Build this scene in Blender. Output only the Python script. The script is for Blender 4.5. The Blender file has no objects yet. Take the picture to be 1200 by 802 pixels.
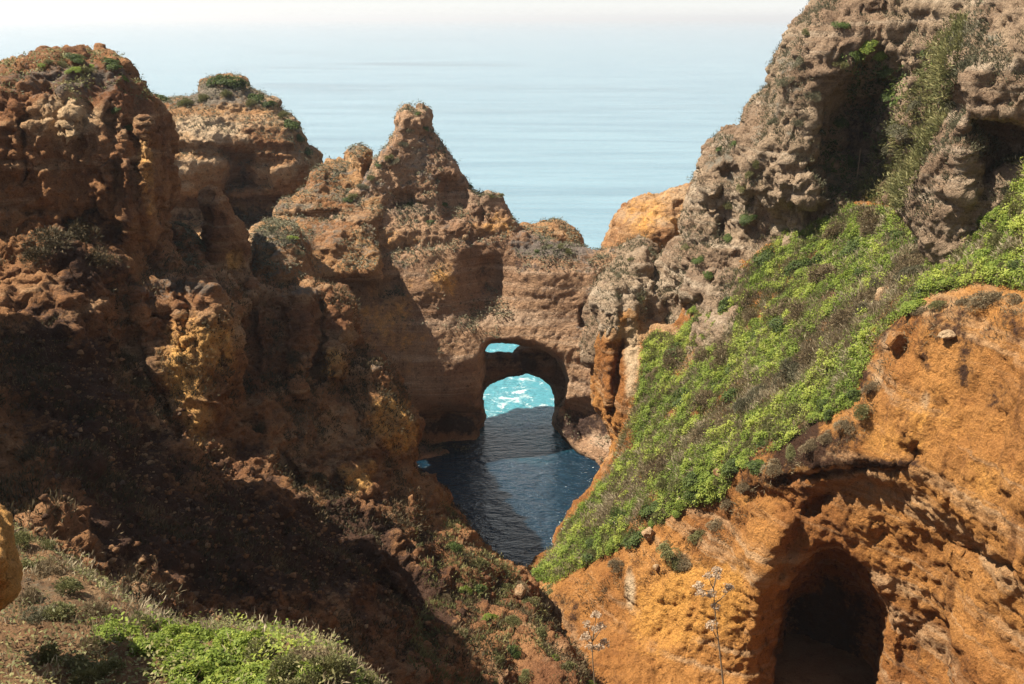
import bpy, math, random
import numpy as np
from math import radians, sin, cos, pi
random.seed(7)
rng = np.random.default_rng(11)
S = bpy.context.scene

# ------------------------------------------------------------------ camera, sky, sun, exposure
CAM_Z = 30.0
PITCH = radians(18.0)
FPX = 35.0 / 36.0 * 1200.0          # focal length in photo pixels (1200 wide)
cam = bpy.data.cameras.new('camera')
cam.lens = 35.0; cam.sensor_width = 36.0; cam.clip_start = 0.1; cam.clip_end = 60000
cam_ob = bpy.data.objects.new('camera', cam)
cam_ob.location = (0, 0, CAM_Z); cam_ob.rotation_euler = (pi / 2 - PITCH, 0, 0)
S.collection.objects.link(cam_ob); S.camera = cam_ob

SUN_EL, SUN_AZ = radians(55), radians(-92)      # azimuth from +Y (away from camera), negative = left
sd = np.array([sin(SUN_AZ) * cos(SUN_EL), cos(SUN_AZ) * cos(SUN_EL), sin(SUN_EL)])
world = bpy.data.worlds.new('World'); S.world = world; world.use_nodes = True
wn = world.node_tree; wn.nodes.clear()
sky = wn.nodes.new('ShaderNodeTexSky'); sky.sky_type = 'NISHITA'; sky.sun_disc = False
sky.sun_elevation = SUN_EL; sky.sun_rotation = SUN_AZ
sky.air_density = 1.0; sky.dust_density = 0.15; sky.ozone_density = 1.0
bg = wn.nodes.new('ShaderNodeBackground'); bg.inputs[1].default_value = 0.062
wo = wn.nodes.new('ShaderNodeOutputWorld')
hs = wn.nodes.new('ShaderNodeHueSaturation'); hs.inputs['Saturation'].default_value = .34
wn.links.new(sky.outputs[0], hs.inputs['Color']); mt = wn.nodes.new('ShaderNodeMixRGB'); mt.blend_type = 'MULTIPLY'; mt.inputs[0].default_value = 1; mt.inputs[2].default_value = (.955, .985, 1.04, 1)
wn.links.new(hs.outputs[0], mt.inputs[1]); wn.links.new(mt.outputs[0], bg.inputs[0]); wn.links.new(bg.outputs[0], wo.inputs[0])
sun = bpy.data.lights.new('sun', 'SUN'); sun.energy = 5.0; sun.angle = radians(0.5); sun.color = (1.0, 0.91, 0.77)
sun_ob = bpy.data.objects.new('sun', sun); S.collection.objects.link(sun_ob)
from mathutils import Vector
sun_ob.rotation_euler = Vector(sd).to_track_quat('Z', 'Y').to_euler(); sun_ob.location = (-60, -15, 80)
vs = S.view_settings
vs.view_transform = 'Standard'; vs.look = 'None'; vs.gamma = 1.0; vs.exposure = 1.2; vs.use_curve_mapping = False
S.cycles.max_bounces = 8; S.cycles.diffuse_bounces = 7; S.cycles.transparent_max_bounces = 8
S.cycles.use_denoising = True

# ------------------------------------------------------------------ numbers
def dirs(u, v):
    x = (np.asarray(u, float) - 600) / FPX; y = -(np.asarray(v, float) - 401) / FPX
    return np.stack([x, cos(PITCH) + y * sin(PITCH), -sin(PITCH) + y * cos(PITCH)], -1)
def at(u, v, Y):
    d = dirs(u, v); t = np.asarray(Y, float) / d[..., 1]
    p = d * t[..., None]; p[..., 2] += CAM_Z
    return p
def sea(u, v):
    d = dirs(u, v); t = -CAM_Z / d[..., 2]; p = d * t[..., None]; p[..., 2] += CAM_Z
    return p
def proj(P):
    q = P - np.array([0, 0, CAM_Z])
    fz = q[:, 1] * cos(PITCH) - q[:, 2] * sin(PITCH); uy = q[:, 1] * sin(PITCH) + q[:, 2] * cos(PITCH)
    fz = np.where(fz < .05, .05, fz)
    return 600 + FPX * q[:, 0] / fz, 401 - FPX * uy / fz

G = np.array([[1,1,0],[-1,1,0],[1,-1,0],[-1,-1,0],[1,0,1],[-1,0,1],[1,0,-1],[-1,0,-1],[0,1,1],[0,-1,1],[0,1,-1],[0,-1,-1],[1,1,0],[-1,1,0],[0,-1,1],[0,-1,-1]], np.float32)
def _perlin(P, seed):
    i = np.floor(P); f = (P - i).astype(np.float32); i = i.astype(np.int64).astype(np.uint32)
    w = f * f * f * (f * (f * 6 - 15) + 10)
    out = 0
    for c in range(8):
        o = (c & 1, c >> 1 & 1, c >> 2 & 1)
        h = (i[:, 0] + np.uint32(o[0])) * np.uint32(374761393) + (i[:, 1] + np.uint32(o[1])) * np.uint32(668265263) + (i[:, 2] + np.uint32(o[2])) * np.uint32(2246822519) + np.uint32(seed * 3266489917 & 0xffffffff)
        h ^= h >> np.uint32(15); h *= np.uint32(2246822519); h ^= h >> np.uint32(13); h *= np.uint32(3266489917); h ^= h >> np.uint32(16)
        g = G[h & np.uint32(15)]
        d = sum(g[:, k] * (f[:, k] - o[k]) for k in range(3))
        wt = 1
        for k in range(3): wt = wt * (w[:, k] if o[k] else 1 - w[:, k])
        out = out + d * wt
    return out
def perlin(P, scale, seed=0):
    P = np.asarray(P) * np.asarray(scale)
    r = np.empty(len(P), np.float32)
    for a in range(0, len(P), 40000): r[a:a + 40000] = _perlin(P[a:a + 40000], seed)
    return r
def fbm(P, scale, octs=4, seed=0, gain=.5):
    s = 0; a = 1.
    for o in range(octs): s = s + a * perlin(P, np.asarray(scale) * 2.03 ** o, seed + o * 7); a *= gain
    return s
def billow(P, scale, octs=3, seed=0, gain=.5):
    s = 0; a = 1.
    for o in range(octs): s = s + a * (np.abs(perlin(P, np.asarray(scale) * 2.03 ** o, seed + o * 7)) * 2 - .5); a *= gain
    return s
def worley(P, scale, seed=0, jit=.95):
    P = np.asarray(P) * np.asarray(scale); n = len(P); F1 = np.empty(n, np.float32); F2 = np.empty(n, np.float32); H1 = np.empty(n, np.float32)
    for a in range(0, n, 40000):
        p = P[a:a + 40000]; i = np.floor(p); f = (p - i).astype(np.float32); i = i.astype(np.int64).astype(np.uint32)
        d1 = np.full(len(p), 9, np.float32); d2 = d1.copy(); hh = np.zeros(len(p), np.float32)
        for dx in (-1, 0, 1):
            for dy in (-1, 0, 1):
                for dz in (-1, 0, 1):
                    h = (i[:, 0] + np.uint32(dx & 0xffffffff)) * np.uint32(374761393) + (i[:, 1] + np.uint32(dy & 0xffffffff)) * np.uint32(668265263) + (i[:, 2] + np.uint32(dz & 0xffffffff)) * np.uint32(2246822519) + np.uint32(seed * 3266489917 & 0xffffffff)
                    h ^= h >> np.uint32(15); h *= np.uint32(2246822519); h ^= h >> np.uint32(13); h *= np.uint32(3266489917); h ^= h >> np.uint32(16)
                    ox = (h & np.uint32(1023)) / np.float32(1023); oy = (h >> np.uint32(10) & np.uint32(1023)) / np.float32(1023); oz = (h >> np.uint32(20) & np.uint32(1023)) / np.float32(1023)
                    d = np.sqrt((dx + .5 + (ox - .5) * jit - f[:, 0]) ** 2 + (dy + .5 + (oy - .5) * jit - f[:, 1]) ** 2 + (dz + .5 + (oz - .5) * jit - f[:, 2]) ** 2)
                    c = d < d1; d2 = np.where(c, d1, np.minimum(d2, d)); d1 = np.where(c, d, d1); hh = np.where(c, (h >> np.uint32(5) & np.uint32(255)) / np.float32(255), hh)
        F1[a:a + 40000] = d1; F2[a:a + 40000] = d2; H1[a:a + 40000] = hh
    return F1, F2, H1
def sstep(a, b, x):
    t = np.clip((x - a) / (b - a), 0, 1); return t * t * (3 - 2 * t)
def inside(U, V, poly):
    x, y = U.ravel(), V.ravel(); r = np.zeros(len(x), bool); p = np.asarray(poly, float); n = len(p)
    for k in range(n):
        x0, y0 = p[k]; x1, y1 = p[(k + 1) % n]
        if y0 == y1: continue
        c = ((y0 > y) != (y1 > y)) & (x < (x1 - x0) * (y - y0) / (y1 - y0) + x0); r ^= c
    return r.reshape(U.shape)
def nearest(U, V, poly):
    x, y = U.ravel(), V.ravel(); p = np.asarray(poly, float); n = len(p)
    bd = np.full(len(x), 1e9); bx = x.copy(); by = y.copy()
    for k in range(n):
        a = p[k]; b = p[(k + 1) % n]; d = b - a; L = (d * d).sum() + 1e-9
        t = np.clip(((x - a[0]) * d[0] + (y - a[1]) * d[1]) / L, 0, 1); qx = a[0] + t * d[0]; qy = a[1] + t * d[1]
        e = np.hypot(x - qx, y - qy); m = e < bd; bd[m] = e[m]; bx[m] = qx[m]; by[m] = qy[m]
    return bd.reshape(U.shape), bx.reshape(U.shape), by.reshape(U.shape)
def rbf(ctrl, U, V, c=45.):
    C = np.asarray(ctrl, float); n = len(C); xy = C[:, :2] / 100; c /= 100
    k = lambda r2: np.sqrt(r2 + c * c)
    A = np.zeros((n + 3, n + 3)); A[:n, :n] = k(((xy[:, None] - xy[None]) ** 2).sum(-1)); A[:n, :n] -= np.eye(n) * .01
    A[:n, n] = 1; A[:n, n + 1:] = xy; A[n:, :n] = A[:n, n:].T
    w = np.linalg.solve(A, np.r_[C[:, 2], 0, 0, 0])
    x, y = U.ravel() / 100, V.ravel() / 100; r = w[n] + w[n + 1] * x + w[n + 2] * y
    for j in range(n): r = r + w[j] * k((x - xy[j, 0]) ** 2 + (y - xy[j, 1]) ** 2)
    return r.reshape(U.shape)

def raw_mesh(name, verts, faces):
    me = bpy.data.meshes.new(name)
    v = np.asarray(verts, np.float32); f = np.asarray(faces, np.int32)
    me.vertices.add(len(v)); me.vertices.foreach_set('co', v.ravel())
    k = f.shape[1]
    me.loops.add(f.size); me.loops.foreach_set('vertex_index', f.ravel())
    me.polygons.add(len(f)); me.polygons.foreach_set('loop_start', np.arange(0, f.size, k, dtype=np.int32))
    me.update(calc_edges=True)
    return me
def fattr(me, name, vals):
    a = me.attributes.new(name, 'FLOAT', 'POINT'); a.data.foreach_set('value', np.asarray(vals, np.float32))
def tag(o, label=None, cat=None, group=None, kind=None):
    for k, x in (('label', label), ('category', cat), ('group', group), ('kind', kind)):
        if x: o[k] = x
    return o
def link(name, me, mat=None, parent=None, smooth=None):
    o = bpy.data.objects.new(name, me); S.collection.objects.link(o)
    if mat and not me.materials: me.materials.append(mat)
    if parent: o.parent = parent
    return o

# ------------------------------------------------------------------ materials
class NT:
    def __init__(s, name):
        s.m = bpy.data.materials.new(name); s.m.use_nodes = True; s.t = s.m.node_tree; s.t.nodes.clear()
    def n(s, typ, **kw):
        d = s.t.nodes.new('ShaderNode' + typ)
        for k, x in kw.items():
            if k.startswith('i_'):
                key = k[2:]; key = int(key) if key.isdigit() else key.replace('_', ' ')
                s.set(d.inputs[key], x)
            else: setattr(d, k, x)
        return d
    def set(s, sock, x):
        if isinstance(x, bpy.types.NodeSocket): s.t.links.new(x, sock)
        else: sock.default_value = x
    def math(s, op, a, b=0., clamp=False):
        d = s.n('Math', operation=op, use_clamp=clamp); s.set(d.inputs[0], a); s.set(d.inputs[1], b); return d.outputs[0]
    def mix(s, f, a, b, typ='MIX'):
        d = s.n('MixRGB', blend_type=typ); s.set(d.inputs[0], f)
        for k, x in ((1, a), (2, b)): s.set(d.inputs[k], x if isinstance(x, bpy.types.NodeSocket) else (*x, 1))
        return d.outputs[0]
    def noise(s, vec, scale, detail=4, rough=.6, dist=0):
        return s.n('TexNoise', i_Vector=vec, i_Scale=scale, i_Detail=detail, i_Roughness=rough, i_Distortion=dist).outputs[0]
    def ramp(s, f, a, b):
        return s.n('MapRange', i_Value=f, i_From_Min=a, i_From_Max=b, interpolation_type='SMOOTHSTEP').outputs[0]
    def scalev(s, vec, sc):
        return s.n('Mapping', i_Vector=vec, i_Scale=sc).outputs[0]
    def attr(s, name): return s.n('Attribute', attribute_name=name).outputs[2]
    def out(s, sh): s.t.links.new(sh, s.n('OutputMaterial').inputs[0]); return s.m

def rock_material(name, c_main, c_red, c_pale, c_grey, c_soil_shade, fine=1.0, c_fresh_glow=(.66, .34, .10), bump=1.):
    M = NT(name); pos = M.n('NewGeometry').outputs[0]
    big = M.noise(pos, .16, 5, .6, .4); mid = M.noise(pos, .7, 6, .65, .3); sm = M.noise(pos, 3.2 * fine, 5, .7); tiny = M.noise(pos, 13 * fine, 5, .75); spk = M.noise(pos, 38 * fine, 3, .7)
    strat = M.noise(M.scalev(pos, (.05, .05, 1.1)), 1.0, 5, .65, .5)
    streak = M.noise(M.scalev(pos, (1.0, 1.0, .12)), 1.1, 5, .65, .3)
    col = M.mix(M.ramp(big, .38, .62), c_main, c_red)
    col = M.mix(M.math('MULTIPLY', M.ramp(strat, .48, .66), .55), col, c_pale)
    col = M.mix(M.math('MULTIPLY', M.ramp(mid, .5, .72), .45), col, c_red)
    thin = M.noise(M.scalev(pos, (.09, .09, 3.2)), 1., 4, .6, .8)
    col = M.mix(M.math('MULTIPLY', M.math('MULTIPLY', M.ramp(thin, .55, .63), M.ramp(big, .3, .6)), .5), col, tuple(.55 * x for x in c_red))
    # manganese streaks and crust
    col = M.mix(M.math('MULTIPLY', M.ramp(streak, .54, .68), .7), col, tuple(.45 * a + .55 * b for a, b in zip(c_red, c_soil_shade)))
    fr = M.math('ADD', M.attr('fresh'), M.math('MULTIPLY', M.math('SUBTRACT', M.math('ADD', M.math('MULTIPLY', sm, .5), M.math('MULTIPLY', mid, .9)), .7), 1.3))
    col = M.mix(M.ramp(fr, .3, .75), col, M.mix(M.ramp(streak, .4, .62), c_fresh_glow, tuple(.5 * a + .5 * b for a, b in zip(c_fresh_glow, c_main))))  # fresh rock colour, brightened where bounced light is painted in
    pale = M.math('ADD', M.attr('pale'), M.math('MULTIPLY', M.math('SUBTRACT', mid, .5), 1.1))
    col = M.mix(M.ramp(pale, .35, .75), col, c_pale)
    g = M.math('ADD', M.attr('grey'), M.math('MULTIPLY', M.math('SUBTRACT', M.math('ADD', M.math('MULTIPLY', sm, .6), M.math('MULTIPLY', mid, .7)), .65), 2.0))
    col = M.mix(M.ramp(g, .35, .75), col, M.mix(M.ramp(tiny, .4, .6), c_grey, tuple(x * .55 for x in c_grey)))
    so = M.math('ADD', M.attr('soil_shade'), M.math('MULTIPLY', M.math('SUBTRACT', M.math('ADD', M.math('MULTIPLY', sm, .5), M.math('MULTIPLY', mid, .8)), .65), 1.8))
    col = M.mix(M.ramp(so, .35, .7), col, M.mix(M.ramp(tiny, .38, .62), c_soil_shade, tuple(x * .5 for x in c_soil_shade)))  # earth colour, which some blobs also use to paint shade
    v = M.math('ADD', M.math('MULTIPLY', sm, .9), M.math('ADD', M.math('MULTIPLY', tiny, 1.9), M.math('MULTIPLY', spk, 1.0)))
    v = M.math('MAXIMUM', M.math('SUBTRACT', v, 1.05), .05)
    pk = M.n('TexVoronoi', i_Vector=M.n('VectorMath', operation='ADD', i_0=pos, i_1=M.n('VectorMath', operation='SCALE', i_0=M.n('TexNoise', i_Vector=pos, i_Scale=3.).outputs[1], i_Scale=.5).outputs[0]).outputs[0], i_Scale=2.3 * fine).outputs[0]
    v = M.math('MULTIPLY', v, M.math('ADD', .45, M.math('MULTIPLY', M.ramp(M.math('ADD', pk, M.math('MULTIPLY', tiny, .3)), .24, .42), .55)))
    col = M.mix(1, col, M.n('CombineXYZ', i_0=M.math('ADD', v, .17), i_1=M.math('ADD', v, .17), i_2=M.math('ADD', v, .17)).outputs[0], 'MULTIPLY')
    vor = M.n('TexVoronoi', i_Vector=pos, i_Scale=5.5 * fine).outputs[0]
    h = M.math('ADD', M.math('MULTIPLY', sm, .35), M.math('ADD', M.math('ADD', M.math('MULTIPLY', tiny, .2), M.math('MULTIPLY', spk, .06)), M.math('MULTIPLY', vor, .10)))
    b = M.n('Bump', i_Strength=bump, i_Distance=.9 / fine, i_Height=h).outputs[0]
    p = M.n('BsdfPrincipled', i_Base_Color=col, i_Roughness=.93, i_Normal=b)
    p.inputs['Specular IOR Level'].default_value = .15
    return M.out(p.outputs[0])

OCHRE = dict(c_main=(.47, .27, .125), c_red=(.32, .155, .068), c_pale=(.56, .41, .26), c_grey=(.27, .22, .165), c_soil_shade=(.115, .06, .035))
M_far = rock_material('ochre_limestone_far', **OCHRE, fine=.8)
M_arch = rock_material('ochre_limestone_arch', (.45, .275, .16), (.31, .175, .10), (.55, .41, .29), (.25, .20, .165), (.10, .06, .045), .9)
M_left = rock_material('red_brown_cliff', (.34, .17, .075), (.21, .092, .042), (.54, .37, .21), (.22, .17, .13), (.105, .056, .036), 1.3, c_fresh_glow=(.70, .39, .125))
M_right = rock_material('orange_cliff', (.43, .20, .058), (.27, .11, .032), (.50, .36, .22), (.20, .145, .105), (.075, .036, .02), 1.3, c_fresh_glow=(.54, .265, .065))
M_head = rock_material('grey_headland_rock', (.38, .275, .18), (.27, .18, .115), (.56, .46, .34), (.29, .255, .195), (.09, .062, .045), 1.1)
M_near = rock_material('near_earth', (.27, .155, .075), (.19, .095, .045), (.40, .28, .15), (.21, .165, .105), (.10, .057, .032), 3.0)

# ------------------------------------------------------------------ rock formations
CARVED = {}
def formation(name, outline, ctrl, thick, vox, mat, holes=(), feats=(), step=4., rnd=(26, 2.5), low=.35, mid=.3, fine=.14, flute=.0, strata=.18, blobs=(), seed=0, c=45., micro=0., smooth=1, topgrey=0., soft=None, pitw=2.2):
    o = np.asarray(outline, float)
    u = np.arange(o[:, 0].min() - step * 2, o[:, 0].max() + step * 2, step); v = np.arange(o[:, 1].min() - step * 2, o[:, 1].max() + step * 2, step)
    U, V = np.meshgrid(u, v)
    Uc, Vc = (U[:-1, :-1] + step / 2), (V[:-1, :-1] + step / 2)
    m = inside(Uc, Vc, outline)
    for h in holes: m &= ~inside(Uc, Vc, h)
    mp = np.pad(m, 1); cnt = mp[:-1, :-1].astype(int) + mp[1:, :-1] + mp[:-1, 1:] + mp[1:, 1:]
    edge = (cnt > 0) & (cnt < 4)
    d, nx, ny = nearest(U, V, outline)
    for h in holes:
        d2, x2, y2 = nearest(U, V, h); q = d2 < d; dd = d.copy(); dd[q] = d2[q]; nx[q] = x2[q]; ny[q] = y2[q]
        if q.any(): d = np.where(q, np.maximum(d2, 1e-3) * 1.6, d)
    sn = edge & (np.hypot(nx - U, ny - V) < step * 1.2)
    Us = np.where(sn, nx, U); Vs = np.where(sn, ny, V)
    base = rbf(ctrl, Us, Vs, c)
    r = np.clip(d / rnd[0], 0, 1); r = np.where(sn, 0, r); rr = 1 - np.sqrt(1 - (1 - r) ** 2)
    Yf = base + rnd[1] * rr
    for f in feats:                                   # (polygon, metres back(+)/forward(-), softness px)
        pin = inside(Us, Vs, f[0]); pd, _, _ = nearest(Us, Vs, f[0]); sg = np.where(pin, pd, -pd)
        Yf = Yf + f[1] * sstep(-f[2] * .3, f[2], sg)
    Yb = base + thick - min(rnd[1], thick * .3) * rr
    Yb = np.maximum(Yb, Yf + .5)
    N = U.size; F = at(Us, Vs, Yf).reshape(-1, 3); B = at(Us, Vs, Yb).reshape(-1, 3)
    W = U.shape[1]; id_ = np.arange(N).reshape(U.shape)
    a, b, cc, dd_ = id_[:-1, :-1], id_[:-1, 1:], id_[1:, 1:], id_[1:, :-1]
    fr = np.stack([a, dd_, cc, b], -1)[m]; bk = np.stack([a, b, cc, dd_], -1)[m] + N
    fs = [fr, bk]
    mm = np.pad(m, 1)
    core = mm[1:-1, 1:-1]
    for nb, (p, q) in ((mm[:-2, 1:-1], (b, a)), (mm[2:, 1:-1], (dd_, cc)), (mm[1:-1, :-2], (a, dd_)), (mm[1:-1, 2:], (cc, b))):
        k = core & ~nb; P, Q = p[k], q[k]; fs.append(np.stack([P, P + N, Q + N, Q], -1)[:, ::-1])
    f_all = np.concatenate(fs); used = np.unique(f_all); re = np.zeros(2 * N, np.int64); re[used] = np.arange(len(used))
    me = raw_mesh(name, np.concatenate([F, B])[used], re[f_all])
    ob = bpy.data.objects.new('tmp', me); S.collection.objects.link(ob)
    md = ob.modifiers.new('r', 'REMESH'); md.mode = 'VOXEL'; md.voxel_size = vox
    if smooth:
        ms = ob.modifiers.new('s', 'SMOOTH'); ms.iterations = smooth; ms.factor = .5
    dg = bpy.context.evaluated_depsgraph_get(); m2 = bpy.data.meshes.new_from_object(ob.evaluated_get(dg))
    bpy.data.objects.remove(ob); bpy.data.meshes.remove(me); m2.name = name; m2.materials.clear()
    n = len(m2.vertices); P = np.empty(n * 3, np.float32); m2.vertices.foreach_get('co', P); P = P.reshape(-1, 3)
    def normals():
        m2.vertices.foreach_set('co', P.ravel()); m2.update()
        q = np.empty(n * 3, np.float32); m2.vertex_normals.foreach_get('vector', q); return q.reshape(-1, 3)
    Nn = normals(); sc = vox / .14
    Pz = P.astype(np.float64)
    if low: P = P + Nn * (low * 1.3 * fbm(Pz, .22, 2, seed))[:, None]
    if strata:
        w = Pz[:, 2] + 1.0 * perlin(Pz, .12, seed + 3) + .25 * perlin(Pz, .5, seed + 4) + .04 * Pz[:, 0]
        Z = np.stack([Pz[:, 0] * .05, Pz[:, 1] * .05, w], -1)
        s = np.clip(perlin(Z, (1, 1, .55), seed + 5) * 4, -1, 1) * .6 + np.clip(perlin(Z, (1, 1, 1.5), seed + 6) * 4, -1, 1) * .4
        s *= sstep(-.35, .25, perlin(Pz, .15, seed + 8))
        H = Nn.copy(); H[:, 2] *= .2
        P = P + H * (strata * s)[:, None]
    Nn = normals()
    Wp = Pz + .45 * np.stack([perlin(Pz, .7, seed + 71), perlin(Pz, .7, seed + 72), perlin(Pz, .7, seed + 73)], -1)
    calm = np.ones(n)
    if soft is not None:
        uu, vv = proj(P); calm = np.where(inside(uu, vv, soft), .45, 1.)
    F1, F2, Hc = worley(Wp, (.5, .5, .62), seed + 11)
    msk = sstep(-.25, .3, perlin(Pz, .2, seed + 14))                      # broken rock in some places, planar faces in others
    blk = ((Hc - .5) * .9 + .35 * sstep(0, .22, F2 - F1) - .2) * msk
    dsp = mid * (.7 * blk + .8 * fbm(Wp, .5, 2, seed + 12, .5) + .35 * fbm(Wp, 1.3, 2, seed + 15, .6) - .75 * billow(Wp, (.42, .42, .26), 3, seed + 16, .55) * (1 - .5 * msk))
    if flute: dsp = dsp + flute * (1.0 * fbm(Pz, (.9, .9, .14), 3, seed + 21) - .5 * billow(Pz, (1.3, 1.3, .22), 2, seed + 22))
    P = P + Nn * (dsp * calm)[:, None]; Nn = normals()
    F1, F2, Hc = worley(Wp, (1.9, 1.9, 2.3), seed + 31)
    dsp = fine * ((.5 * (Hc - .5) + .4 * sstep(0, .25, F2 - F1)) * (.25 + .75 * msk) + .8 * fbm(Pz, 2.6, 3, seed + 32, .72))
    pit = np.clip(fbm(Pz, 1.5, 3, seed + 41) - .33, 0, 1); dsp = dsp - fine * pitw * pit
    crk = np.abs(fbm(Wp, (.7, .7, .25), 2, seed + 42)); dsp = dsp - fine * 1.3 * np.exp(-(crk / .03) ** 2) * sstep(-.1, .2, perlin(Pz, .4, seed + 43))
    if micro: dsp = dsp + micro * fbm(Pz, 10.0, 2, seed + 52, .7) * 1.8
    P = P + Nn * (dsp * calm)[:, None]; Nn = normals()
    uu, vv = proj(P)
    att = {'grey': np.zeros(n), 'pale': np.zeros(n), 'soil_shade': np.zeros(n), 'fresh': np.zeros(n)}
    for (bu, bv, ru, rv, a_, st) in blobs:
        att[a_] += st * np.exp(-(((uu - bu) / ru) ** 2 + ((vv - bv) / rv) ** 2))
    att['grey'] += topgrey * sstep(.3, .8, Nn[:, 2] + .5 * perlin(Pz, .6, seed + 61))
    for k, x in att.items(): fattr(m2, k, x)
    m2.polygons.foreach_set('use_smooth', np.ones(len(m2.polygons), bool))
    o = link(name, m2, mat)
    CARVED[name] = (P.astype(np.float64), Nn, uu, vv)
    return o

# flat-topped stack, far left
STACK = [(172,112),(190,117),(215,117),(234,112),(238,99),(250,94),(268,92),(283,94),(292,107),(310,116),(325,121),(332,134),(345,142),(352,157),(358,170),(370,185),(375,200),(390,235),(420,270),(440,360),(160,360)]
tag(formation('sea_stack', STACK,
    [(180,120,86),(260,100,88),(320,125,87),(180,160,83.5),(250,155,83),(320,160,83),(360,190,84),(200,200,83),(250,200,83),(300,200,84.5),(340,210,83),(200,225,83),(300,225,84),(200,240,86),(280,240,86),(340,240,85),(250,275,82),(340,275,80),(400,290,79),(250,350,76),(420,350,76)],
    13, .16, M_far, feats=[([(262,172),(300,172),(308,222),(264,226)], 2.2, 8), ([(298,185),(318,180),(322,222),(304,222)], 1.5, 6), ([(165,168),(350,172),(352,180),(165,178)], .8, 4), ([(165,232),(380,226),(400,262),(165,268)], 2.5, 9)],
    rnd=(16, 2.5), low=.25, mid=.32, fine=.16, strata=.35, seed=100, topgrey=.2,
    blobs=[(270,170,110,60,'pale',.42),(250,112,80,16,'grey',.7),(340,150,20,25,'grey',.4),(230,150,60,14,'pale',.5),(330,205,40,20,'pale',.3),(220,200,45,20,'pale',.3),(280,255,100,22,'soil_shade',.7),(285,200,16,24,'soil_shade',.5)]),  # dark blobs paint the deep shade of the undercut and the recess
    'flat topped ochre sea stack with a bush crown, farthest left above the water', 'sea stack')
# crumbly ridge between the stack and the pinnacle
tag(formation('rock_ridge', [(330,330),(322,246),(332,238),(350,232),(362,222),(366,206),(376,192),(386,186),(396,186),(404,188),(409,175),(420,169),(433,175),(434,190),(430,205),(450,240),(450,330)],
    [(370,210,70.5),(390,192,72.5),(420,172,72.5),(430,200,71.5),(390,230,69.5),(350,245,69.5),(340,262,68.5),(400,262,67.5),(370,300,65.5),(440,300,66.5),(340,320,63.5)],
    2.2, .14, M_far, feats=[([(325,250),(400,246),(395,258),(325,262)], .9, 4)], rnd=(12, 1.6), mid=.3, fine=.15, strata=.3, seed=140, topgrey=.5,
    blobs=[(400,215,25,20,'grey',.15),(360,240,40,8,'pale',.5),(360,285,40,25,'soil_shade',.5)]),
    'low crumbly rock ridge with two small knobs between the flat stack and pointed pinnacle', 'rock ridge')
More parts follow.
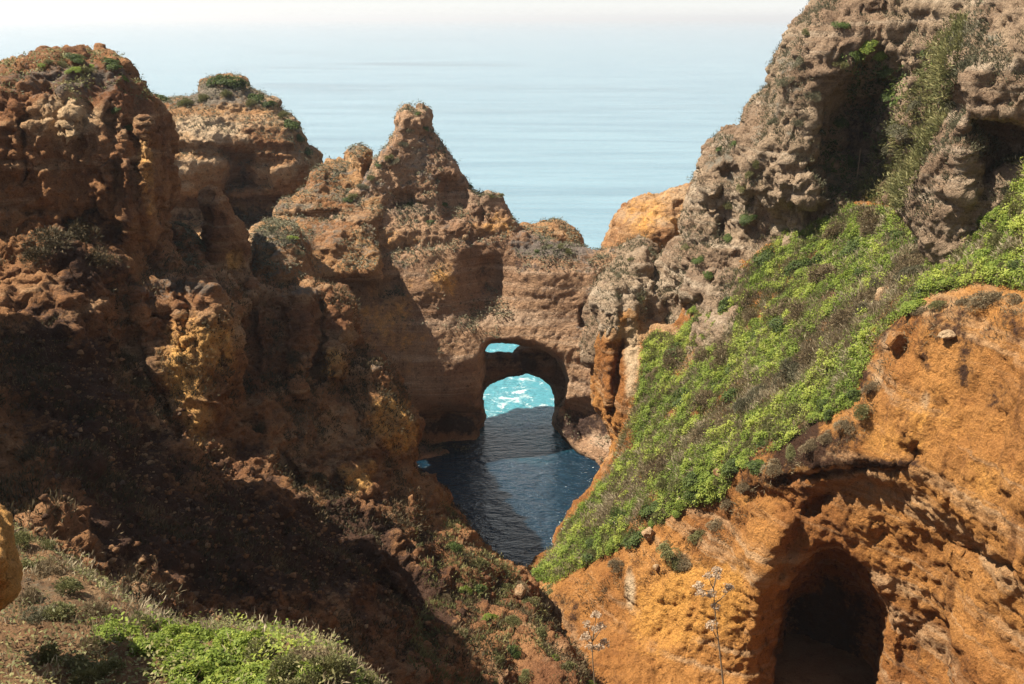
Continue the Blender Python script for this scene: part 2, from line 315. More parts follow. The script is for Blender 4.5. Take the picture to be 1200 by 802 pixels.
# pinnacle with the front arch
PIN = [(335,440),(345,340),(362,304),(371,282),(380,262),(395,240),(410,222),(428,210),(438,190),(446,180),(454,173),(460,162),(465,152),(467,140),(468,131),(474,126),(481,128),(486,137),(489,136),(492,125),(498,127),(503,136),(504,146),(509,155),(515,166),(523,176),(533,190),(540,205),(550,216),(560,229),(574,226),(589,228),(593,241),(597,252),(602,262),(606,270),(625,277),(645,284),(665,288),(690,292),(705,293),(722,290),(742,292),(764,300),(784,330),(784,600),(330,600)]
HOLE = [(567,420),(568,409),(575,403),(600,401),(625,404),(642,411),(653,419),(660,431),(664,446),(660,466),(652,478),(648,492),(651,502),(660,514),(677,529),(703,545),(703,640),(560,640),(560,560),(562,515),(564,500),(570,488),(568,478),(562,468),(568,440)]
tag(formation('pinnacle_arch', PIN,
    [(485,135,72),(470,160,71.5),(520,175,72),(440,200,70.2),(480,215,70.5),(540,215,71),(400,245,69),(460,255,69.2),(530,250,70.2),(585,235,71.5),(380,285,67.8),(450,285,68.2),(520,275,69),(580,260,70),(620,275,70.5),(370,320,67),(450,340,66.8),(520,330,67.2),(560,310,69),(575,335,69.4),(590,340,69.2),(620,320,68.4),(660,300,69),(700,297,69.5),(750,300,69),(640,370,67.8),(690,370,67.2),(740,370,66),(450,400,65.6),(520,400,65.8),(570,385,67),(430,460,65),(520,460,65.4),(600,400,67),(540,480,66),(660,410,67),(690,450,66.2),(740,450,64.5),(500,500,66.5),(540,505,67),(640,460,68),(690,490,65.8),(655,510,67),(680,528,66),(705,540,64.5),(740,520,62.5),(400,560,62),(500,560,64),(700,590,62)],
    3.6, .13, M_arch, holes=[HOLE],
    feats=[([(365,301),(440,291),(500,280),(560,268),(607,264),(612,278),(560,285),(500,294),(440,303),(372,309)], .22, 4), ([(480,490),(520,474),(566,480),(572,530),(480,530)], 1.6, 8), ([(655,470),(720,462),(730,520),(680,522)], 1.0, 8),
           ([(505,205),(545,205),(560,260),(520,262)], .7, 8), ([(556,305),(584,296),(592,350),(566,345)], .5, 10), ([(679,362),(687,355),(688,380),(680,386)], 1.2, 3), ([(452,225),(480,222),(500,240),(470,246)], .7, 6), ([(560,235),(566,228),(570,262),(562,266)], .6, 3),
           ([(430,330),(470,318),(480,345),(440,360)], .5, 9), ([(700,325),(716,310),(714,400),(703,400)], 1.2, 4)],
    step=3., rnd=(7, 1.2), low=.16, mid=.26, fine=.13, strata=.09, seed=180, topgrey=.35, soft=[(350,305),(560,285),(720,300),(720,540),(340,540)],
    blobs=[(480,200,60,60,'pale',.35),(650,360,60,80,'pale',.2),(480,190,45,50,'grey',.36),(430,225,20,30,'grey',.4),(640,290,60,10,'grey',.7),(650,350,60,45,'grey',.30),(700,340,12,30,'pale',.5),(470,275,70,14,'pale',.25),(480,320,90,10,'pale',.2),(490,180,14,22,'pale',.3),
           (470,240,30,9,'soil_shade',.45),(570,330,16,22,'soil_shade',.6),(620,310,30,12,'soil_shade',.4),(520,500,60,18,'soil_shade',.8),(680,500,50,30,'soil_shade',.7),(610,415,60,10,'soil_shade',.2),(380,330,14,24,'grey',.5),(450,275,60,16,'fresh',.4),(560,265,40,14,'fresh',.4),(450,370,50,60,'fresh',.55),(520,330,25,25,'fresh',.6),(590,260,20,20,'fresh',.4),(520,420,50,40,'fresh',.3),(400,275,20,12,'fresh',.4)]),  # dark wedge at the corner is painted shadow; orange rock brightened like bounced light
    'pointed sandstone pinnacle with a flat shoulder pierced by the front arch over the water', 'rock arch')
# second arch seen through the first
tag(formation('rear_arch', [(520,450),(540,420),(560,415),(580,414),(600,414),(608,406),(640,396),(720,392),(760,420),(760,620),(520,620)],
    [(540,420,71),(600,420,71),(680,410,71),(740,450,71),(560,470,70.6),(660,470,70.6),(560,520,70),(700,520,69.5)],
    1.9, .12, M_arch, holes=[[(563,466),(567,458),(573,450),(587,443),(602,440),(618,438),(635,442),(645,452),(651,464),(651,478),(648,492),(655,520),(655,640),(560,640),(560,520),(566,500),(570,488),(567,478)]],
    step=3., rnd=(8, .8), low=.1, mid=.15, fine=.1, strata=.1, seed=220, blobs=[(600,425,80,25,'soil_shade',.6)]),
    'dark second rock arch standing behind the front arch with open sea beyond', 'rock arch')
# pale rocks behind the saddle and the orange rock to the right
tag(formation('saddle_rock', [(600,300),(604,270),(613,264),(622,267),(635,264),(652,264),(665,267),(677,276),(690,291),(695,305),(690,320),(600,320)],
    [(610,268,75),(650,268,75),(685,290,75),(610,290,72.5),(650,290,72.5),(690,310,72),(640,315,72)], 5, .13, M_far, rnd=(10, 1.4), mid=.3, fine=.15, seed=260, topgrey=.2, blobs=[(640,275,50,10,'pale',.4)]),
    'low pale rounded rock on the saddle just right of the pinnacle', 'rock')
tag(formation('orange_rock', [(706,330),(708,294),(713,278),(723,258),(733,242),(741,235),(752,229),(768,227),(780,225),(795,222),(808,219),(830,221),(870,240),(880,380),(706,380)],
    [(715,285,72.5),(740,240,74),(780,228,74.5),(815,225,74),(735,270,71.5),(775,260,71),(810,260,72),(770,300,70.5),(730,310,71),(840,300,71),(780,370,69)], 7, .14, M_far,
    feats=[([(790,235),(806,232),(800,275),(785,280)], .7, 6)], rnd=(14, 1.8), mid=.34, fine=.16, seed=300, blobs=[(760,255,50,45,'fresh',.6),(745,250,25,30,'pale',.3),(810,232,18,12,'grey',.3)]),
    'sunlit orange rock against the sea between the saddle and the grey headland', 'rock')

# grey headland, right
HEAD = [(690,420),(702,345),(706,325),(720,318),(734,300),(746,288),(757,290),(764,302),(770,322),(776,306),(790,292),(803,280),(806,268),(800,264),(810,250),(815,215),(821,195),(829,178),(841,165),(855,163),(866,160),(880,150),(884,130),(890,114),(901,104),(905,80),(914,64),(925,50),(945,30),(962,10),(985,-10),(1010,-50),(1500,-90),(1500,300),(1060,300),(900,420),(780,440)]
tag(formation('headland', HEAD,
    [(715,335,60),(740,300,61),(745,350,58),(725,390,57.5),(770,330,61.5),(770,380,60),(800,300,57.5),(810,350,55.8),(800,400,55.5),(812,250,59),(830,185,58.5),(840,230,56.5),(870,200,55.5),(860,165,58),(850,290,56.5),(880,270,56),(890,120,56.5),(905,160,53.5),(930,190,52.2),(930,230,52.6),(960,250,52.5),(930,60,55),(950,110,52.5),(975,60,52),(970,190,53.5),(985,5,54),(1000,170,55.5),(1030,130,55),(1040,60,52),(1030,220,53),(1080,20,50),(1060,160,50),(1110,100,47),(1000,250,52),(900,300,54),(850,350,54),(1150,0,46),(1200,100,44),(1200,250,42),(900,400,48),(760,420,58)],
    14, .13, M_head,
    feats=[([(975,130),(1040,95),(1060,130),(1040,190),(1005,235),(975,225),(965,190)], .5, 26), ([(838,195),(870,190),(872,240),(850,290),(835,285)], 1.4, 12), ([(905,205),(975,205),(968,245),(905,245)], -.9, 8), ([(770,350),(830,345),(830,385),(770,395)], .9, 10), ([(702,325),(722,318),(728,400),(700,400)], -.6, 5), ([(820,235),(845,225),(845,250),(825,262)], .8, 6), ([(1010,10),(1040,0),(1045,14),(1015,20)], .6, 5)],
    rnd=(22, 3.0), low=.4, mid=.42, fine=.18, flute=.3, strata=.2, seed=340, topgrey=.25,
    blobs=[(925,110,50,70,'grey',.42),(850,190,40,40,'grey',.35),(940,160,18,22,'pale',.45),(930,225,35,18,'pale',.42),(905,85,10,20,'pale',.3),(700,345,10,20,'pale',.5),(795,290,10,26,'pale',.4),(1010,160,45,60,'soil_shade',.62),(860,260,40,50,'soil_shade',.4),(800,340,40,40,'soil_shade',.35),(800,372,28,14,'pale',-.3)]),  # dark blob in the hollow mixes painted shade with dark plant cover
    'steep grey headland crusted with dry plants rising out of frame on the right', 'headland', kind='structure')
# overhanging rock, far upper right
tag(formation('overhanging_rock', [(1056,242),(1066,205),(1085,185),(1100,165),(1112,140),(1130,126),(1122,112),(1112,100),(1114,75),(1122,55),(1133,38),(1146,10),(1160,-20),(1175,-60),(1480,-80),(1480,330),(1110,330),(1068,262)],
    [(1130,80,38.5),(1150,20,40),(1200,40,37),(1200,110,36.5),(1160,110,37),(1120,160,38.5),(1090,200,39.5),(1070,240,40.5),(1120,220,38.8),(1150,180,39),(1150,240,38.5),(1200,230,37.5),(1260,60,35),(1260,200,35),(1460,60,30.5),(1460,220,30)],
    9, .1, M_head, feats=[([(1132,137),(1300,128),(1300,190),(1180,200),(1150,215),(1148,160)], 1.6, 12), ([(1120,165),(1146,155),(1150,225),(1135,240),(1112,230)], -.4, 6), ([(1140,85),(1300,60),(1300,132),(1140,132)], .3, 12)],
    rnd=(16, 1.8), low=.3, mid=.28, fine=.14, flute=.08, strata=.15, seed=380, topgrey=.2,
    blobs=[(1150,40,30,40,'grey',.32),(1130,190,16,35,'pale',.5),(1100,210,30,35,'pale',.25),(1085,230,14,12,'pale',.4),(1170,115,40,14,'pale',.3)]),
    'pale overhanging rock above a shadowed hollow at the upper right edge', 'rock outcrop')

# right cliff: green slope above, orange wall and cave below
RIGHT = [(430,900),(520,760),(560,715),(590,690),(612,682),(628,662),(650,640),(663,612),(690,582),(704,556),(716,538),(720,514),(712,494),(701,470),(697,440),(700,415),(705,394),(713,378),(722,366),(731,357),(742,358),(752,370),(766,372),(790,384),(815,360),(840,338),(870,308),(920,268),(1000,238),(1060,240),(1120,228),(1200,182),(1290,150),(1480,90),(1480,900)]
SLOPE = [(612,682),(628,662),(650,640),(663,612),(690,582),(706,556),(716,538),(724,515),(738,480),(745,440),(750,400),(766,384),(790,390),(840,342),(870,310),(920,270),(1000,240),(1060,243),(1120,232),(1200,185),(1290,150),(1480,90),(1480,360),(1290,340),(1200,345),(1150,335),(1085,352),(1045,385),(1015,440),(1000,480),(960,500),(915,530),(870,545),(850,590),(800,600),(740,640),(700,660),(650,690)]
tag(formation('right_cliff', RIGHT,
    [(612,682,46.5),(650,650,47.5),(690,590,50),(716,540,53.5),(715,480,55.5),(700,440,57),(720,400,57),(735,362,57.5),(760,378,58),(790,390,56),(760,440,54.5),(745,500,53),(850,330,55),(850,450,47),(800,520,46),(800,570,42.5),(720,620,45),(680,670,45),(950,280,52),(900,300,53.5),(950,350,46.5),(950,400,43),(900,480,42),(1000,440,37.5),(1000,478,36),(1000,250,50),(1060,250,46),(1100,300,41.5),(1120,240,43),(1040,340,41),(1045,385,36.5),(1080,350,36.2),(1150,330,34.5),(1200,340,32),(1200,200,37.5),(1160,270,38),(1280,160,33),(1280,330,28),
     (870,545,39.5),(840,600,40.5),(740,645,42.5),(700,665,43.5),(650,690,44.8),(640,740,43.4),(690,740,41.5),(670,800,38.4),(750,720,40.5),(750,800,38),(850,680,38.2),(850,780,37.5),(900,580,37.5),(900,650,36.5),(960,520,36),(960,570,35.5),(1000,600,34.5),(1050,420,35),(1050,500,33.5),(1050,560,33),(1120,400,33),(1120,480,31.8),(1120,560,30.8),(1190,400,30.6),(1190,500,29.2),(1190,600,28),(1080,640,32.5),(1100,720,31.5),(1180,680,28.5),(1180,790,28),(1060,800,32),(960,800,35),(900,800,36.5),(1280,500,26),(1280,800,25.5),(1460,120,29),(1460,340,24),(1460,550,22),(1460,800,21.5),(700,880,34.6),(1000,880,33)],
    16, .1, M_right, step=4., c=30,
    feats=[([(862,574),(900,572),(950,560),(1010,548),(1060,555),(1090,580),(1130,600),(1160,640),(1140,700),(1120,830),(870,830),(890,720),(900,660),(925,610),(905,590),(868,585)], 1.0, 18),
           ([(904,770),(909,725),(920,695),(935,668),(946,648),(960,637),(984,640),(1008,654),(1022,675),(1034,695),(1046,722),(1040,780),(1036,840),(905,840)], 6, 14),
           ([(1046,730),(1090,715),(1120,735),(1125,830),(1040,840)], .7, 16),
           ([(895,565),(960,548),(1020,540),(1070,545),(1062,556),(1010,552),(950,564),(905,572)], 1.0, 4),
           ([(930,600),(960,575),(985,580),(955,610)], .7, 6), ([(1060,520),(1082,515),(1085,545),(1065,545)], .8, 6), ([(1090,590),(1130,620),(1165,650),(1200,660),(1200,672),(1160,665),(1120,640)], .8, 5),
           ([(715,445),(728,395),(735,400),(732,440),(724,480),(716,500)], .9, 4), ([(705,450),(718,440),(722,520),(712,510)], -.5, 6),
           ([(1020,385),(1062,376),(1052,420),(1028,410)], -.5, 6), ([(1055,300),(1080,290),(1075,330),(1058,330)], -.4, 8)],
    rnd=(18, 1.4), low=.3, mid=.22, fine=.10, pitw=1.2, flute=.14, strata=.09, micro=.02, seed=420, soft=SLOPE,
    blobs=[(740,420,14,70,'pale',.7),(745,380,14,20,'fresh',.3),(705,440,14,40,'grey',.4),(1055,470,40,30,'pale',.25),(1048,398,16,14,'pale',.7),(1085,465,10,20,'pale',.5),(1030,440,12,40,'pale',.4),(738,690,8,26,'pale',.7),  # small pale blobs on jutting rock paint direct sun on it
           (840,640,50,30,'soil_shade',.35),(890,565,60,26,'soil_shade',.42),(980,515,60,26,'soil_shade',.42),(1110,380,80,30,'soil_shade',.42),(940,530,40,24,'soil_shade',.6),(1010,450,12,40,'soil_shade',.5),(1130,440,14,40,'soil_shade',.5),(1085,430,14,20,'soil_shade',.4),(1180,470,40,40,'soil_shade',.5),(1190,380,30,40,'soil_shade',.5),(660,720,26,40,'soil_shade',.55),(1040,545,70,8,'soil_shade',.7),(970,730,60,70,'soil_shade',.9),(1100,770,50,50,'soil_shade',.5),  # blobs darken the cave, its side hollow and the groove under the ledge
           (850,480,110,60,'soil_shade',.5),(950,380,100,60,'soil_shade',.5),(1060,290,90,40,'soil_shade',.5),(730,600,60,50,'soil_shade',.5),(1000,300,90,50,'soil_shade',.4),(780,720,60,60,'fresh',.8),(830,690,50,40,'fresh',.5),(930,545,60,14,'fresh',.8),(880,585,30,14,'fresh',.5),(1090,480,70,50,'fresh',.5),(1040,520,50,20,'fresh',.4),(740,690,12,50,'pale',.3),(1160,570,40,40,'fresh',.5),(1120,680,60,60,'fresh',.3),(860,720,30,60,'fresh',.4),(1010,600,60,20,'fresh',.2)]),  # fresh orange rock, brightened to carry the glow of bounced light
    'orange cliff with a deep arched cave below a green slope', 'cliff', kind='structure')

# left headland, its long dark slope and the ridge running down to the water
LEFT = [(-120,110),(-60,100),(0,96),(5,82),(20,75),(45,71),(60,66),(85,64),(100,67),(112,72),(120,69),(132,70),(142,77),(150,90),(160,98),(170,110),(180,121),(188,136),(193,160),(192,190),(193,215),(188,240),(184,262),(190,285),(210,322),(243,327),(258,338),(275,352),(286,352),(290,326),(306,328),(322,335),(337,342),(350,334),(363,332),(382,338),(400,343),(410,360),(413,380),(418,412),(430,419),(442,420),(452,427),(458,448),(465,466),(478,482),(491,497),(488,512),(483,525),(487,562),(505,572),(518,578),(522,598),(548,624),(566,644),(583,660),(600,668),(614,678),(628,702),(640,722),(652,744),(668,768),(700,830),(710,900),(-120,900)]
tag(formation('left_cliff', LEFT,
    [(20,80,47),(85,68,47.5),(140,78,47.5),(80,110,45),(20,120,43.5),(130,130,44),(185,140,46.5),(60,170,42.8),(120,180,42.6),(165,200,43),(190,200,45.5),(50,230,42.6),(110,250,42.5),(160,260,43),(185,255,44.5),(20,300,40.5),(80,310,40),(140,310,42),(185,290,45.5),(20,400,34.5),(80,400,36),(130,400,38.5),
     (165,335,43),(205,330,43.6),(250,335,43.6),(220,380,41.4),(180,400,41),(265,390,42),(230,450,40.2),(200,480,38.8),(260,470,41),(230,530,37),(300,360,48.5),(300,420,46),(340,345,51),(390,346,51),(360,390,48.5),(405,380,50),(400,430,47.4),(330,460,44.5),(380,500,44),(300,520,40.5),(330,560,38.5),(270,570,36),
     (440,430,48.5),(450,470,47),(430,500,45.6),(485,500,48),(470,540,45.6),(430,560,43),(400,590,40),(515,585,45.5),(480,600,42.5),(550,630,44),(583,664,43.2),(612,680,42.8),(540,680,40),(600,720,38.5),(640,735,37.5),(500,720,35.5),(580,780,33),(670,790,33),(440,650,36.5),(380,660,33.5),(400,740,29.5),(480,800,28.5),
     (20,500,28.5),(100,500,30.5),(160,540,32),(40,580,23.5),(120,600,25.5),(200,620,28),(280,640,30),(60,680,19),(160,690,21.5),(240,710,23.5),(320,740,25.5),(300,820,21.5),(400,840,24),(100,780,18),(-100,300,38),(-100,500,25),(-100,700,17),(-60,200,41),(600,870,30),(200,880,19)],
    13, .1, M_left, step=4., c=30,
    feats=[([(65,102),(92,100),(96,130),(92,165),(75,168),(68,140)], -1.0, 6), ([(60,262),(110,228),(150,250),(150,310),(80,320)], 1.2, 20), ([(120,125),(135,120),(140,170),(128,180)], .8, 8), ([(150,118),(162,115),(170,200),(158,230)], .9, 9),
           ([(150,345),(200,320),(250,330),(283,360),(284,380),(278,440),(250,500),(215,520),(190,470),(165,420)], -.8, 8),
           ([(165,365),(205,360),(205,410),(170,415)], .6, 9), ([(370,420),(405,370),(415,400),(410,445),(380,450)], -.7, 8), ([(415,470),(445,455),(490,500),(485,530),(450,520),(425,500)], -.7, 8), ([(395,545),(440,540),(440,585),(400,590)], -.6, 8), ([(285,362),(300,350),(310,440),(290,480),(280,440)], 1.2, 8), ([(205,520),(250,505),(255,560),(215,560)], -.6, 8), ([(128,190),(140,185),(150,300),(135,310)], 1.2, 5), ([(20,130),(35,125),(40,260),(25,270)], 1.0, 5), ([(160,130),(185,140),(190,260),(170,280),(160,200)], -.8, 6), ([(330,345),(365,338),(372,420),(350,470),(335,430)], -.9, 5), ([(372,350),(382,345),(380,440),(365,470)], 1.2, 4), ([(445,425),(465,440),(470,480),(445,470)], -.6, 4), ([(180,520),(215,530),(330,660),(420,780),(380,790),(280,680)], -.8, 8), ([(330,520),(380,590),(470,690),(540,780),(500,790),(420,690),(330,580)], .9, 8), ([(205,330),(215,325),(222,440),(210,450)], .7, 4), ([(250,340),(258,345),(262,430),(252,430)], .6, 3)],
    rnd=(20, 2.2), low=.4, mid=.42, fine=.17, flute=.3, strata=.14, micro=.02, seed=460, topgrey=.1,
    blobs=[(90,140,110,70,'pale',.40),(90,150,110,60,'grey',.18),(170,170,30,60,'pale',.2),(80,90,100,24,'grey',.6),(85,130,12,30,'pale',.4),(60,150,60,30,'pale',.15),(100,290,80,60,'soil_shade',.7),(60,420,100,70,'soil_shade',.75),(120,520,100,70,'soil_shade',.75),(220,640,150,80,'soil_shade',.8),(400,640,130,90,'soil_shade',.65),(520,720,80,70,'soil_shade',.5),(340,390,30,60,'soil_shade',.4),(290,500,40,60,'soil_shade',.3),(220,400,50,50,'pale',.18),(460,495,40,35,'pale',.42),(420,565,24,24,'pale',.3),(400,425,18,20,'pale',.4),(235,335,50,10,'grey',.5),(350,340,60,10,'grey',.5),(435,430,20,12,'grey',.5),(560,650,50,40,'grey',.2),(190,350,40,30,'grey',.4),(225,400,38,42,'fresh',.75),(215,455,30,30,'fresh',.7),(262,400,16,40,'fresh',.5),(235,490,18,16,'fresh',.8),(458,490,30,30,'fresh',1.0),(470,515,20,20,'fresh',.7),(392,425,16,22,'fresh',.9),(422,565,18,20,'fresh',.9),(402,555,10,16,'fresh',.6),(170,190,14,50,'fresh',.6),(300,560,30,30,'fresh',.4),(230,520,20,20,'fresh',.5),(290,600,20,12,'fresh',.4),(180,250,10,20,'fresh',.4),(435,545,10,10,'fresh',.4),(60,140,50,30,'pale',.2)]),  # earth blobs darken the slope as shade; fresh and pale blobs paint lit faces
    'large shadowed red brown cliff and ridge falling from the left to the water', 'cliff', kind='structure')
tag(formation('shading_cliff_top', [(-112,420),(-118,240),(-140,40),(-200,-120),(-300,-175),(-450,-180),(-700,-150),(-900,0),(-900,520),(-300,560),(-112,520)],  # unseen; added and shaped to cast shade on the left slope
    [(-130,100,26.5),(-200,-50,27),(-400,-100,26),(-800,0,24),(-130,300,24),(-400,300,21),(-800,300,18),(-130,500,20.5),(-500,500,16)], 9., .3, M_left, rnd=(30, 2.5), low=.5, mid=.5, fine=.1, seed=470, step=12.),
    'unseen high cliff top added beyond the left edge to shade the left slope', 'cliff', kind='structure')
# small rocks behind the left ridge
tag(formation('rock_spire', [(232,380),(238,320),(242,290),(241,265),(236,244),(239,224),(247,219),(258,221),(263,230),(267,240),(272,252),(282,261),(288,272),(293,290),(296,320),(300,380)],
    [(248,224,56),(262,250,55.5),(245,270,55),(270,280,55),(288,290,55.5),(265,310,54.4),(245,330,54),(290,340,54),(265,375,53)], 4.2, .09, M_left, rnd=(12, 1.6), low=.2, mid=.24, fine=.13, seed=500, step=3.,
    feats=[([(240,225),(250,222),(248,262),(243,262)], .4, 3), ([(262,290),(285,288),(290,325),(262,325)], .4, 6)], blobs=[(276,303,14,14,'fresh',.9),(255,240,14,20,'grey',.25)]),
    'slim crooked rock spire standing behind the left ridge', 'rock spire')
tag(formation('rock_mound', [(284,380),(289,330),(288,300),(294,278),(305,266),(318,262),(334,264),(348,269),(358,282),(363,300),(372,320),(376,380)],
    [(310,268,60),(345,272,60),(295,300,58),(325,300,57),(358,300,59),(320,335,56),(360,340,57),(330,375,55)], 5.5, .1, M_far, rnd=(14, 1.8), low=.2, mid=.26, fine=.14, seed=540, step=3., topgrey=.5, blobs=[(310,285,20,14,'grey',.5),(350,330,8,16,'pale',.6)]),
    'rounded pale rock mound with a little grass between the spire and the pinnacle', 'rock')
tag(formation('rock_rib', [(186,380),(192,310),(196,280),(203,265),(214,266),(225,274),(236,286),(242,302),(246,330),(250,380)],
    [(203,270,54.5),(228,282,54),(200,300,53),(235,310,53),(215,330,51.5),(240,360,51)], 4, .09, M_left, rnd=(10, 1.4), low=.2, mid=.24, fine=.13, seed=580, step=3., topgrey=.4, blobs=[(215,280,24,14,'pale',.4)]),
    'small pale topped rib of rock just left of the slim spire', 'rock')
# earth ledge in the near left corner, and the plateau the camera stands on
tag(formation('earth_ledge', [(-160,590),(-40,596),(0,602),(15,622),(40,638),(62,654),(78,674),(105,688),(125,698),(148,710),(175,726),(200,738),(230,742),(262,742),(300,748),(340,752),(378,764),(402,778),(425,800),(450,830),(480,862),(560,872),(660,868),(760,866),(880,866),(960,880),(990,1000),(-160,1000)],
    [(u_, v_, float(np.clip((26.5 - 30) / (dirs(u_, v_)[2] / dirs(u_, v_)[1] + .3), 4, 15))) for u_ in (-150, -60, 20, 100, 200, 300, 400) for v_ in (620, 680, 740, 800, 900, 1000)] + [(470,900,8.6),(560,900,12),(700,880,13.6),(850,880,13.6),(700,980,10),(900,980,10)],
    4, .045, M_near, rnd=(16, .7), low=.12, mid=.1, fine=.055, strata=.03, micro=.02, seed=620, step=5., topgrey=.1,
    feats=[([(85,765),(125,755),(150,790),(95,805)], .25, 10)],
    blobs=[(60,700,60,40,'grey',.3),(150,770,40,30,'pale',.35),(100,790,40,26,'soil_shade',.5),(20,780,20,60,'soil_shade',.3)]),  # dark blob at the left edge paints the boulder's shadow
    'sunlit earth ledge with dry plants in the near left corner', 'ledge', kind='structure')
tag(formation('near_boulder', [(-46,604),(-30,592),(-16,588),(-4,596),(4,606),(7,622),(9,650),(13,672),(12,690),(6,704),(-6,709),(-30,712),(-46,700)],
    [(0,600,8.0),(10,650,7.6),(15,690,7.7),(-40,650,7.3),(-40,700,7.6),(-80,640,7.4)], 1.0, .025, M_near, rnd=(10, .2), low=.08, mid=.12, fine=.06, strata=.03, micro=.014, seed=660, step=3., blobs=[(0,650,60,80,'fresh',.9)]),
    'sunlit ochre boulder cut off by the left edge of the frame', 'boulder')

# ------------------------------------------------------------------ sea, sea bed sheet, land behind
def sea_material():
    M = NT('sea_water'); pos = M.n('NewGeometry').outputs[0]
    sep = M.n('SeparateXYZ', i_0=pos).outputs
    def ell(cx, cy, rx, ry):
        a = M.math('DIVIDE', M.math('SUBTRACT', sep[0], cx), rx); b = M.math('DIVIDE', M.math('SUBTRACT', sep[1], cy), ry)
        return M.math('SQRT', M.math('ADD', M.math('MULTIPLY', a, a), M.math('MULTIPLY', b, b)))
    wob = M.math('MULTIPLY', M.math('SUBTRACT', M.noise(pos, .18, 4), .5), .9)
    shallow = M.math('SUBTRACT', 1., M.ramp(M.math('ADD', ell(2.0, 83, 9, 16), wob), .55, 1.15))
    col = M.mix(shallow, (.003, .021, .040), (.04, .235, .29))
    off = M.noise(M.scalev(pos, (.004, .012, .01)), 1, 4, .6)
    col = M.mix(M.math('MULTIPLY', M.ramp(sep[1], 95, 130), M.ramp(off, .05, .5)), col, M.mix(M.ramp(M.noise(M.scalev(pos, (.012, .09, 1)), 1., 6, .7, .5), .35, .65), (.12, .22, .275), (.175, .295, .35)))  # far water colour lifted to stand in for haze and sky glare
    ft = M.noise(pos, .55, 7, .72, 1.2); fz = M.math('SUBTRACT', 1., M.ramp(M.math('ADD', ell(1.6, 77, 6.5, 12), wob), .35, 1.1))
    foam = M.math('MULTIPLY', M.ramp(M.math('ADD', ft, M.math('MULTIPLY', fz, .13)), .64, .80), M.ramp(fz, 0., .4))
    foam = M.math('MAXIMUM', foam, M.math('MULTIPLY', M.math('MULTIPLY', M.ramp(M.noise(M.scalev(pos, (1., 1.8, 1)), 1.3, 6, .75, .6), .63, .72), M.ramp(fz, .0, .7)), .8))
    col = M.mix(foam, col, (.68, .74, .74))
    n1 = M.noise(M.scalev(pos, (1., 1.6, 1)), .8, 5, .6, .3); n2 = M.noise(M.scalev(pos, (.07, .34, 1)), 1., 6, .7, .5); n3 = M.noise(M.scalev(pos, (.9, 2.2, 1)), 2.2, 3, .6, .4)
    far = M.ramp(sep[1], 85, 160)
    h = M.math('ADD', M.math('MULTIPLY', M.math('ADD', n1, M.math('MULTIPLY', n3, .42)), M.math('SUBTRACT', 1., M.math('MULTIPLY', far, .85))), M.math('MULTIPLY', M.math('ADD', n2, M.math('MULTIPLY', n1, .25)), M.math('MULTIPLY', far, .5)))
    b = M.n('Bump', i_Strength=.8, i_Distance=.75, i_Height=h).outputs[0]
    p = M.n('BsdfPrincipled', i_Base_Color=col, i_Roughness=M.math('ADD', .1, M.math('MULTIPLY', foam, .6)), i_Normal=b, i_IOR=1.33)
    return M.out(p.outputs[0])
R_ = 26000.
tag(link('sea', raw_mesh('sea', [(-R_, -60, 0), (R_, -60, 0), (R_, R_, 0), (-R_, R_, 0)], [(0, 1, 2, 3)]), sea_material()), 'calm blue sea with a bright turquoise patch under the arches', 'sea', kind='structure')
# land: plateau behind and below the camera, cove floor at the foot of the cave
def ground():
    xs = np.linspace(-90, 90, 180); ys = np.linspace(-80, 54, 134); X, Y = np.meshgrid(xs, ys)
    z = 28.2 - 27.6 * sstep(0, 17, Y + .16 * X - 1.5)
    P = np.stack([X.ravel(), Y.ravel(), z.ravel()], -1); P[:, 2] += .5 * fbm(P, .15, 3, 5)
    P[:, 2] = np.where(Y.ravel() > 17, np.minimum(P[:, 2], 1.2 + .6 * fbm(P, .3, 3, 9)) - 3.0 * np.maximum(sstep(50, 54, Y.ravel()), sstep(34, 44, Y.ravel()) * (1 - sstep(5, 8, X.ravel()))), P[:, 2])
    i = np.arange(X.size).reshape(X.shape)
    me = raw_mesh('ground', P, np.stack([i[:-1, :-1], i[:-1, 1:], i[1:, 1:], i[1:, :-1]], -1).reshape(-1, 4))
    for k in ('grey', 'pale', 'soil_shade', 'fresh'): fattr(me, k, np.full(len(P), .2))
    return link('ground', me, M_near)
tag(ground(), 'sandy earth ground under the cliff edge and at the cave foot', 'ground', kind='structure')
#@@HAZE
def haze():
    M = NT('haze_air')
    v = M.n('VolumePrincipled'); v.inputs['Color'].default_value = (.93, .96, 1, 1); v.inputs['Density'].default_value = .0002; v.inputs['Anisotropy'].default_value = .3
    M.t.links.new(v.outputs[0], M.n('OutputMaterial').inputs[1])
    X, Y0, Y1, Z0, Z1 = R_ + 50, -150, R_ + 50, -12, 62
    p = [(x, y, z) for z in (Z0, Z1) for y in (Y0, Y1) for x in (-X, X)]
    me = raw_mesh('haze', p, [(0, 2, 3, 1), (4, 5, 7, 6), (0, 1, 5, 4), (2, 6, 7, 3), (0, 4, 6, 2), (1, 3, 7, 5)])
    tag(link('haze', me, M.m), 'pale sea haze in the air over the coast', 'haze', kind='stuff')
haze()
